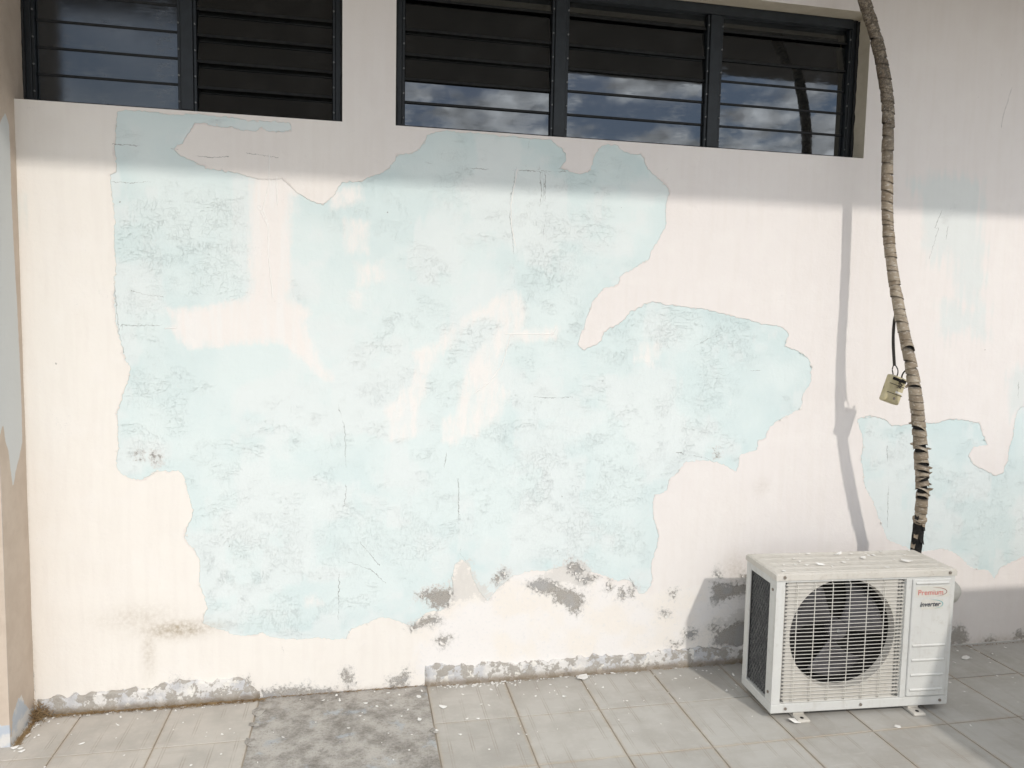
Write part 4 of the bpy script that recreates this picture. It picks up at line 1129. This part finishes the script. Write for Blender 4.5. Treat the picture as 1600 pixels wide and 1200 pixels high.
# diamond plastic guard over the coil
bm = bmesh.new()
ya, yb, za, zb = -hy + 0.048, hy - 0.036, Z0 + 0.036, Z1 - LIP - 0.027
st = 0.0155
for sgn in (1, -1):
    c = -(zb - za)
    while c < (yb - ya) + (zb - za):
        # line y = ya + c + sgn-dependent travel
        pts = []
        for z in (za, zb):
            pts.append((ya + c + (z - za) * 0.62 if sgn > 0 else yb - c - (z - za) * 0.62, z))
        (y0_, z0_), (y1_, z1_) = pts
        t0, t1 = 0.0, 1.0
        dy = y1_ - y0_
        if abs(dy) > 1e-9:
            ta, tb = (ya - y0_) / dy, (yb - y0_) / dy
            t0, t1 = max(t0, min(ta, tb)), min(t1, max(ta, tb))
        if t1 - t0 > 0.01:
            xg = -hx + 0.010 + (0.0016 if sgn > 0 else 0.0)
            wob = [(xg + random.uniform(-.001, .001), y0_ + dy * (t0 + (t1 - t0) * q / 4) + random.uniform(-.0015, .0015), z0_ + (z1_ - z0_) * (t0 + (t1 - t0) * q / 4)) for q in range(5)]
            add_tube(bm, wob, 0.0011, 4)
        c += st
gd = link('coil_guard', mesh_bm('coil_guard', bm), M['guard'], ac)
gd['kind'] = 'stuff'
# feet
for x in (U(0.165), U(0.815)):
    for sg in (-1, 1):
        bm = bmesh.new()
        ye = sg * (hy + 0.030)
        y0_, y1_ = sorted((sg * (hy - 0.05), ye))
        add_box(bm, x - 0.024, x + 0.024, y0_, y1_, 0.0, 0.011, 0.004, 2)
        add_box(bm, x - 0.020, x + 0.020, sg * (hy - 0.030) - 0.018, sg * (hy - 0.030) + 0.018, 0.0112, Z0 + .002)
        ft = link('foot', mesh_bm('foot', bm), M['ac_top'], ac)
        bm = bmesh.new(); add_cyl(bm, (x, sg * (hy + 0.012), 0.0113), (0, 0, 1), 0.0065, 0.0012, 12)
        link('bolt_hole_disc', mesh_bm('bolt_hole_disc', bm), M['dark'], ft)  # dark disc stands in for the shade inside the hole
# screws
def screw(x, y, z, axis):
    bm = bmesh.new()
    add_cyl(bm, (x, y, z), axis, 0.0055, 0.004, 10)
    link('screw', mesh_bm('screw', bm), M['screw'], ac)
for (u_, z) in ((0.040, Z1 - 0.012), (0.962, Z1 - 0.012)):
    screw(U(u_), -hy - 0.004, z, (0, 1, 0))
for u_ in (0.08, 0.50, 0.955):
    screw(U(u_), -hy - 0.001, Z0 + 0.017, (0, 1, 0))
for z in (Z1 - LIP - 0.04, Z0 + 0.07):
    screw(-hx, -hy + 0.026, z, (1, 0, 0))
screw(-hx, hy - 0.02, Z1 - 0.012, (1, 0, 0))
# valve cover on the right hand side
bm = bmesh.new()
rings = []
for (x, s) in ((hx - .001, 1.0), (hx + 0.050, 0.86), (hx + 0.072, 0.45)):
    rings.append([bm.verts.new((x, -hy + 0.072 + 0.042 * s * math.cos(a), Z1 - 0.110 + 0.050 * s * math.sin(a))) for a in [2 * math.pi * k / 20 for k in range(20)]])
for q in range(2):
    for k in range(20):
        bm.faces.new((rings[q][k], rings[q][(k + 1) % 20], rings[q + 1][(k + 1) % 20], rings[q + 1][k]))
bm.faces.new(rings[2])
link('valve_cover', mesh_bm('valve_cover', bm, True), M['sticker'], ac)

# ------------------------------------------------------------------ taped pipe bundle rising from behind the unit
ctrl = [(1.755, -0.140, 2.92), (1.868, -0.150, 2.638), (1.916, -0.155, 2.523), (1.953, -0.160, 2.407), (1.979, -0.165, 2.288), (1.989, -0.168, 2.193), (1.994, -0.169, 2.053),
        (2.003, -0.178, 1.827), (2.013, -0.207, 1.640), (2.026, -0.250, 1.460), (2.041, -0.289, 1.316), (2.056, -0.304, 1.220), (2.088, -0.305, 1.070), (2.135, -0.287, 0.863),
        (2.165, -0.264, 0.733), (2.182, -0.238, 0.635), (2.194, -0.215, 0.514), (2.200, -0.200, 0.40), (2.185, -0.205, 0.31), (2.150, -0.235, 0.265)]
ctrl = [Vector(p) for p in ctrl]
def catmull(p, n=14):
    out = []
    for i in range(len(p) - 1):
        a, b, c, d = p[max(i - 1, 0)], p[i], p[i + 1], p[min(i + 2, len(p) - 1)]
        for k in range(n):
            t_ = k / n
            out.append(0.5 * ((2 * b) + (c - a) * t_ + (2 * a - 5 * b + 4 * c - d) * t_ ** 2 + (3 * b - a - 3 * c + d) * t_ ** 3))
    out.append(p[-1].copy())
    return out
path = catmull(ctrl)
arc = [0.0]
for a, b in zip(path[:-1], path[1:]):
    arc.append(arc[-1] + (b - a).length)
def at_arc(s):
    s = min(max(s, 0), arc[-1] - 1e-6)
    i = int(np.searchsorted(arc, s)) - 1
    i = max(i, 0)
    t_ = (s - arc[i]) / (arc[i + 1] - arc[i])
    return path[i].lerp(path[i + 1], t_), (path[i + 1] - path[i]).normalized()
PB = Vector((2.150, -0.235, 0.0))
pipe = empty('insulated_pipe', PB)
tag(pipe, 'bent pipe bundle in torn weathered grey tape rising from behind the air conditioner', 'pipe')
def rad(z):
    return float(np.interp(z, [0.2, 0.62, 0.70, 0.78, 0.90, 1.05, 1.30, 1.6, 2.0, 2.3, 3.0], [0.020, 0.0205, 0.0195, 0.0210, 0.0240, 0.0228, 0.0200, 0.0190, 0.0190, 0.0203, 0.020]))
bm = bmesh.new()
cs = np.arange(0, arc[-1], 0.018)
core = [at_arc(s)[0] - PB for s in cs]
add_tube(bm, core, [rad((p + PB).z) + (-0.0045 if (p + PB).z > 0.66 else 0.0010) + random.uniform(-.0008, .0008) for p in core], 14)
foam = link('foam_core', mesh_bm('foam_core', bm, True), M['foam'], pipe)

FRONT = Vector((-0.45, -1, 0)).normalized()        # side of the bundle turned to the yard
s = 0.0
NB = 22
while s < arc[-1] - 0.02:
    p_, t_ = at_arc(s)
    z = p_.z
    if z < 0.655:
        break
    step = random.choice((0.016, 0.024, 0.031, 0.040, 0.048)) * random.uniform(.85, 1.15) if z > 1.3 else random.uniform(0.018, 0.030)
    L_ = step + 0.007
    q_, t2 = at_arc(s + L_)
    a = t_.cross(FRONT).normalized(); b = a.cross(t_).normalized()
    if b.dot(FRONT) < 0: b = -b
    r0 = rad(z)
    tilt = random.uniform(-0.60, 0.10) * r0 * 1.1
    torn = 0.0
    if 0.72 < z < 1.04 and random.random() < 0.72: torn = random.uniform(0.5, 1.1) * min(step, .024) * 1.3
    elif 1.02 <= z < 1.35 and random.random() < 0.33: torn = random.uniform(0.4, 0.8) * step
    th0 = random.uniform(-0.5, 0.5)
    bulge = random.uniform(-0.0006, 0.0018)
    v = []; f = []
    prof = [(0.0, -0.0018), (0.14, -0.0004), (0.30, 0.0006 + bulge), (0.90, 0.0012 + bulge), (1.0, 0.0017 + bulge), (1.0, 0.0002 + bulge), (0.5, -0.0012)]
    for (w, dr) in prof:
        for k in range(NB):
            th = 2 * math.pi * k / NB
            fr = max(0.0, math.cos(th - th0))
            lift = torn * fr ** 1.3 * w
            off = w * L_ - lift + tilt * math.sin(th) + random.uniform(-.0008, .0008) * w
            c_ = p_ + t_ * off
            c_ += (q_ - p_ - t_ * L_) * w
            rr = r0 + dr + random.uniform(-.0004, .0004) + (0.004 * fr ** 3 * w if torn > 0 else 0.0)
            v.append(c_ + a * (math.sin(th) * rr) + b * (math.cos(th) * rr) - PB)
    m_ = len(prof)
    for i in range(m_ - 1):
        for k in range(NB):
            f.append((i * NB + k, i * NB + (k + 1) % NB, (i + 1) * NB + (k + 1) % NB, (i + 1) * NB + k))
    tme = mesh_py('tape_wrap', v, f, True)
    set_attr(tme, 'lap', np.repeat([1.0, 0.75, 0.0, 0.0, 0.55, 1.0, 1.0], NB))
    tp = link('tape_wrap', tme, M['tape'], pipe)
    # torn ends sticking out
    if (torn > 0 and random.random() < 0.55) or (z < 1.3 and random.random() < 0.15):
        sd = random.choice((-1, 1))
        o0 = p_ + t_ * (L_ * 0.5) + a * (sd * r0 * 0.93) + b * (r0 * 0.25)
        ln = random.uniform(0.005, 0.015)
        d_ = (a * sd * 1.0 + b * random.uniform(-.2, .5) + Vector((0, 0, random.uniform(-.3, .6)))).normalized()
        e_ = t_ * random.uniform(0.005, 0.009)
        vv = [o0 - e_, o0 + e_, o0 + e_ * 0.7 + d_ * ln, o0 - e_ * 0.2 + d_ * ln * 1.3 + b * 0.004]
        nn = (vv[1] - vv[0]).cross(vv[2] - vv[0]).normalized() * 0.0007
        vv = [x - PB for x in vv]; v8 = vv + [x + nn for x in vv]
        link('torn_tape', mesh_py('torn_tape', v8, [(0, 1, 2, 3), (7, 6, 5, 4), (0, 4, 5, 1), (1, 5, 6, 2), (2, 6, 7, 3), (3, 7, 4, 0)]), M['tape'], pipe)
    s += step
# ragged strips of foam and tape at the bare lower end
for k in range(9):
    z = 0.545 + 0.015 * k
    s_ = next(i for i, q in enumerate(path) if q.z < z)
    c_ = path[s_]
    ang = random.uniform(-1.4, 1.4)
    dirv = (Vector((math.sin(ang), -math.cos(ang), 0)))
    side = Vector((dirv.y, -dirv.x, 0))
    r0 = rad(z) - 0.003
    o0 = c_ + dirv * r0
    vv = [o0 + side * 0.009 + Vector((0, 0, .010)), o0 - side * 0.009 + Vector((0, 0, .013)), o0 - side * 0.007 + dirv * 0.005 - Vector((0, 0, .014)), o0 + side * 0.006 + dirv * 0.008 - Vector((0, 0, .010))]
    v8 = [x - PB for x in vv] + [x + dirv * 0.002 - PB for x in vv]
    link('foam_scrap', mesh_py('foam_scrap', v8, [(3, 2, 1, 0), (4, 5, 6, 7), (0, 1, 5, 4), (1, 2, 6, 5), (2, 3, 7, 6), (3, 0, 4, 7)]), M['foam'] if k % 3 else M['tape'], pipe)
# tape collar above the bare end
bm = bmesh.new()
cp, ct = at_arc(next(arc[i] for i, q in enumerate(path) if q.z < 0.652))
add_tube(bm, [cp + ct * -0.010 - PB, cp + ct * -0.004 - PB, cp + ct * 0.004 - PB, cp + ct * 0.010 - PB], [0.021, 0.0265, 0.0265, 0.022], 18)
link('tape_collar', mesh_bm('tape_collar', bm, True), M['tape'], pipe)

# ------------------------------------------------------------------ plastic junction box hanging from a black cable
bc = Vector((2.0595, -0.195, 1.163))
jb = empty('junction_box', bc + Vector((-0.009, -0.012, 0)))
tag(jb, 'small yellowed plastic box hanging by a black cable beside the taped pipe', 'junction box')
tiltq = math.radians(17)
bxm = add_box(bmesh.new(), -0.039, 0.039, -0.016, 0.016, -0.055, 0.053, 0.008, 3)
body = link('box_body', mesh_bm('box_body', bxm), M['box'], jb, (0, 0, 0), (0.05, tiltq, 0.10))
for z, h_ in ((0.018, .0022), (-0.017, .0022)):
    link('seam', box_mesh('seam', -0.0385, 0.0385, -0.0168, -0.0150, z - h_ / 2, z + h_ / 2), M['cable'], body)
link('vent_slot', box_mesh('vent_slot', -0.033, 0.034, -0.0172, -0.0150, 0.034, 0.0455, 0.0005, 1), M['foam'], body)
link('label_scrap', box_mesh('label_scrap', 0.000, 0.034, -0.0170, -0.0155, -0.012, -0.004, 0.0004, 1), M['flake'], body)
bm = bmesh.new(); add_cyl(bm, (0.004, -0.0165, -0.034), (0, 1, 0), 0.0055, 0.003, 10)
link('screw', mesh_bm('screw', bm), M['screw'], body)
# knot of thin wires in front
bm = bmesh.new()
for k in range(5):
    pts = [(0.004 + random.uniform(-.012, .016), -0.019 - random.uniform(0, .006), 0.046 - 0.006 * q + random.uniform(-.004, .004)) for q in range(7)]
    add_tube(bm, pts, 0.0011, 5)
link('loose_wires', mesh_bm('loose_wires', bm, True), M['cable'], body)
bm = bmesh.new()
for pts, r in (([(2.027, -0.243, 1.475), (2.0415, -0.206, 1.450), (2.0435, -0.198, 1.410), (2.0475, -0.195, 1.350), (2.0555, -0.195, 1.285), (2.0595, -0.195, 1.256)], 0.0058),
               ([(2.0565, -0.195, 1.262), (2.0495, -0.197, 1.242), (2.0535, -0.197, 1.226), (2.0575, -0.195, 1.208)], 0.0022),
               ([(2.0605, -0.195, 1.262), (2.0715, -0.199, 1.243), (2.0735, -0.199, 1.226), (2.0695, -0.195, 1.208)], 0.0022),
               ([(2.0935, -0.195, 1.198), (2.0955, -0.198, 1.222), (2.1025, -0.206, 1.238), (2.1075, -0.225, 1.236), (2.084, -0.268, 1.216)], 0.0030)):
    add_tube(bm, [Vector(p) - bc for p in catmull([Vector(q) for q in pts], 5)], r, 8)
link('cable', mesh_bm('cable', bm, True), M['cable'], jb)

# ------------------------------------------------------------------ flakes of paint and dry litter
def flake_verts(s, asp=1.0):
    n = random.randint(5, 8)
    a0 = random.random() * 6
    base = [(s * asp * random.uniform(.55, 1.1) * math.cos(a0 + 2 * math.pi * k / n), s * random.uniform(.5, 1.1) * math.sin(a0 + 2 * math.pi * k / n)) for k in range(n)]
    cup = random.uniform(0.05, 0.28)
    lo = [(x, y, 0.0006 + cup * (x * x + y * y) / s * random.uniform(.6, 1.2)) for x, y in base]
    hi = [(x * .97, y * .97, z + 0.0011) for x, y, z in lo]
    f = [tuple(range(2 * n - 1, n - 1, -1))[::-1], tuple(range(n))[::-1]] + [(k, (k + 1) % n, n + (k + 1) % n, n + k) for k in range(n)]
    return lo + hi, f


big = [((0.221, -0.088), 0.013, 1.0, 'white paint flake on the bare concrete close to the wall'),
       ((0.209, -0.251), 0.011, 0.8, 'white paint flake on the bare concrete farther from the wall'),
       ((0.302, -0.177), 0.012, 1.7, 'elongated white paint flake on the tile just right of the bare concrete'),
       ((0.869, -0.040), 0.021, 1.9, 'large flat white paint flake lying against the foot of the skirting'),
       ((1.528, -0.478), 0.022, 1.5, 'curled white paint flake beside the left foot of the air conditioner'),
       ((1.865, -0.571), 0.014, 1.1, 'white paint flake on the tiles in front of the air conditioner'),
       ((2.548, -0.126), 0.020, 1.8, 'white paint flake on the shaded tiles to the right of the air conditioner')]
for (xy, s_, asp, lab) in big:
    v, f = flake_verts(s_, asp)
    o = link('paint_flake', mesh_py('paint_flake', v, f), M['flake'], None, (xy[0], xy[1], 0.0005), (0, 0, random.uniform(-.5, .5)))
    tag(o, lab, 'paint flake', 'larger paint flakes on the floor')


def scatter(name, spots, mat, label, cat, z=0.0, parent=None):
    V_, F_ = [], []
    for (x, y, s_, asp, dz) in spots:
        v, f = flake_verts(s_, asp)
        r = random.random() * 6.28; c, n = math.cos(r), math.sin(r)
        b0 = len(V_)
        V_ += [(x + c * p[0] - n * p[1], y + n * p[0] + c * p[1], p[2] + z + dz) for p in v]
        F_ += [tuple(b0 + i for i in q) for q in f]
    o = link(name, mesh_py(name, V_, F_), mat, parent)
    o['kind'] = 'stuff'
    if parent is None:
        tag(o, label, cat)
    return o


sp = []
for _ in range(210):
    x = random.uniform(-1.05, 3.0); y = -min(abs(random.expovariate(1 / 0.22)) + 0.02, 1.4)
    sp.append((x, y, random.choice((.002, .0025, .003, .004, .0055)), random.uniform(.8, 2.4), 0.0003))
for _ in range(120):                                   # crumbs along the foot of the wall
    x = random.choice((random.uniform(0.26, 1.1), random.uniform(-1.08, -0.4), random.uniform(0.3, 0.62)))
    sp.append((x, -0.020 - abs(random.gauss(0, .014)), random.uniform(.002, .006), random.uniform(.8, 1.8), 0.0003))
for _ in range(22):                                    # by the foot of the pillar
    sp.append((-1.085 + abs(random.gauss(0, .03)), random.uniform(-.24, -.03), random.uniform(.003, .009), random.uniform(.8, 1.8), 0.0003))
scatter('paint_crumbs', sp, M['flake'], 'tiny white paint crumbs scattered over the floor tiles', 'paint crumbs')
# flakes lying on the top of the unit
sp = [(random.uniform(-hx + .03, hx - .03), random.uniform(-hy + .02, hy - .02), random.choice((.002, .003, .004, .007)), random.uniform(1.0, 3.0), Z1 + 0.0026) for _ in range(24)]
sp += [(U(.30), -0.045, 0.010, 2.2, Z1 + .0028), (U(.60), 0.02, 0.011, 1.6, Z1 + .0028), (U(.80), -0.03, 0.011, 2.0, Z1 + .0028), (U(.50), 0.07, 0.008, 2.2, Z1 + .0028)]
cr = scatter('top_crumbs', [], M['flake'], 'x', 'x') if False else None
V_, F_ = [], []
for (x, y, s_, asp, z) in sp:
    v, f = flake_verts(s_, asp)
    r = random.gauss(-0.3, 0.5); c, n = math.cos(r), math.sin(r); b0 = len(V_)
    wx, wy = x, y
    for p in v:
        lx, ly = wx + c * p[0] - n * p[1], wy + n * p[0] + c * p[1]
        V_.append((ac.location.x + _c * lx - _s * ly, ac.location.y + _s * lx + _c * ly, p[2] + z))
    F_ += [tuple(b0 + i for i in q) for q in f]
o = link('paint_crumbs', mesh_py('paint_crumbs', V_, F_), M['flake'])
tag(o, 'white paint crumbs lying on top of the air conditioner', 'paint crumbs', None, 'stuff')

# dry moss and straw in the angle between wall and floor
V_, F_ = [], []
def straw(x, y, z, L_, r, yaw, pitch):
    d_ = Vector((math.cos(yaw) * math.cos(pitch), math.sin(yaw) * math.cos(pitch), math.sin(pitch)))
    n_ = d_.cross(Vector((0, 0, 1))).normalized() * r
    u_ = n_.cross(d_).normalized() * r
    p0 = Vector((x, y, z)); p1 = p0 + d_ * L_
    b0 = len(V_)
    V_.extend([p0 + n_, p0 - n_, p0 + u_, p1 + n_ * .5, p1 - n_ * .5, p1 + u_ * .5])
    F_.extend([(b0, b0 + 1, b0 + 4, b0 + 3), (b0 + 1, b0 + 2, b0 + 5, b0 + 4), (b0 + 2, b0, b0 + 3, b0 + 5), (b0, b0 + 2, b0 + 1), (b0 + 3, b0 + 4, b0 + 5)])
for _ in range(1500):
    x = random.uniform(-1.10, -0.34)
    dens = 0.35 + 0.65 * float(vnoise(np.array([x * 9.0]), np.array([0.5]), 5)[0])
    if random.random() > dens: continue
    straw(x, -0.017 - abs(random.gauss(0, .007)), random.uniform(0, .005), random.uniform(.006, .022), .0009, random.gauss(0, .5) + (math.pi if random.random() < .5 else 0), random.uniform(-.1, .45))
for _ in range(420):                                   # clump in the corner
    straw(-1.095 + abs(random.gauss(0, .022)), -0.012 - abs(random.gauss(0, .022)), abs(random.gauss(0, .022)), random.uniform(.008, .024), .0010, random.uniform(0, 6.28), random.uniform(-.5, .8))
for _ in range(420):                                   # along the pillar
    straw(-1.090 + abs(random.gauss(0, .007)), random.uniform(-.205, -.02), random.uniform(0, .006), random.uniform(.006, .02), .0009, math.pi / 2 + random.gauss(0, .5), random.uniform(-.1, .5))
for _ in range(260):
    straw(random.uniform(-0.34, 0.26), -0.004 - abs(random.gauss(0, .004)), random.uniform(0, .004), random.uniform(.004, .014), .0008, random.gauss(0, .4), random.uniform(-.1, .4))
for _ in range(300):
    straw(random.uniform(0.26, 3.0), -0.020 - abs(random.gauss(0, .004)), 0.0005, random.uniform(.004, .014), .0008, random.gauss(0, .4), random.uniform(-.1, .3))
o = link('dry_litter', mesh_py('dry_litter', V_, F_), M['litter'])
tag(o, 'dry brown moss and straw along the foot of the wall', 'litter', None, 'stuff')
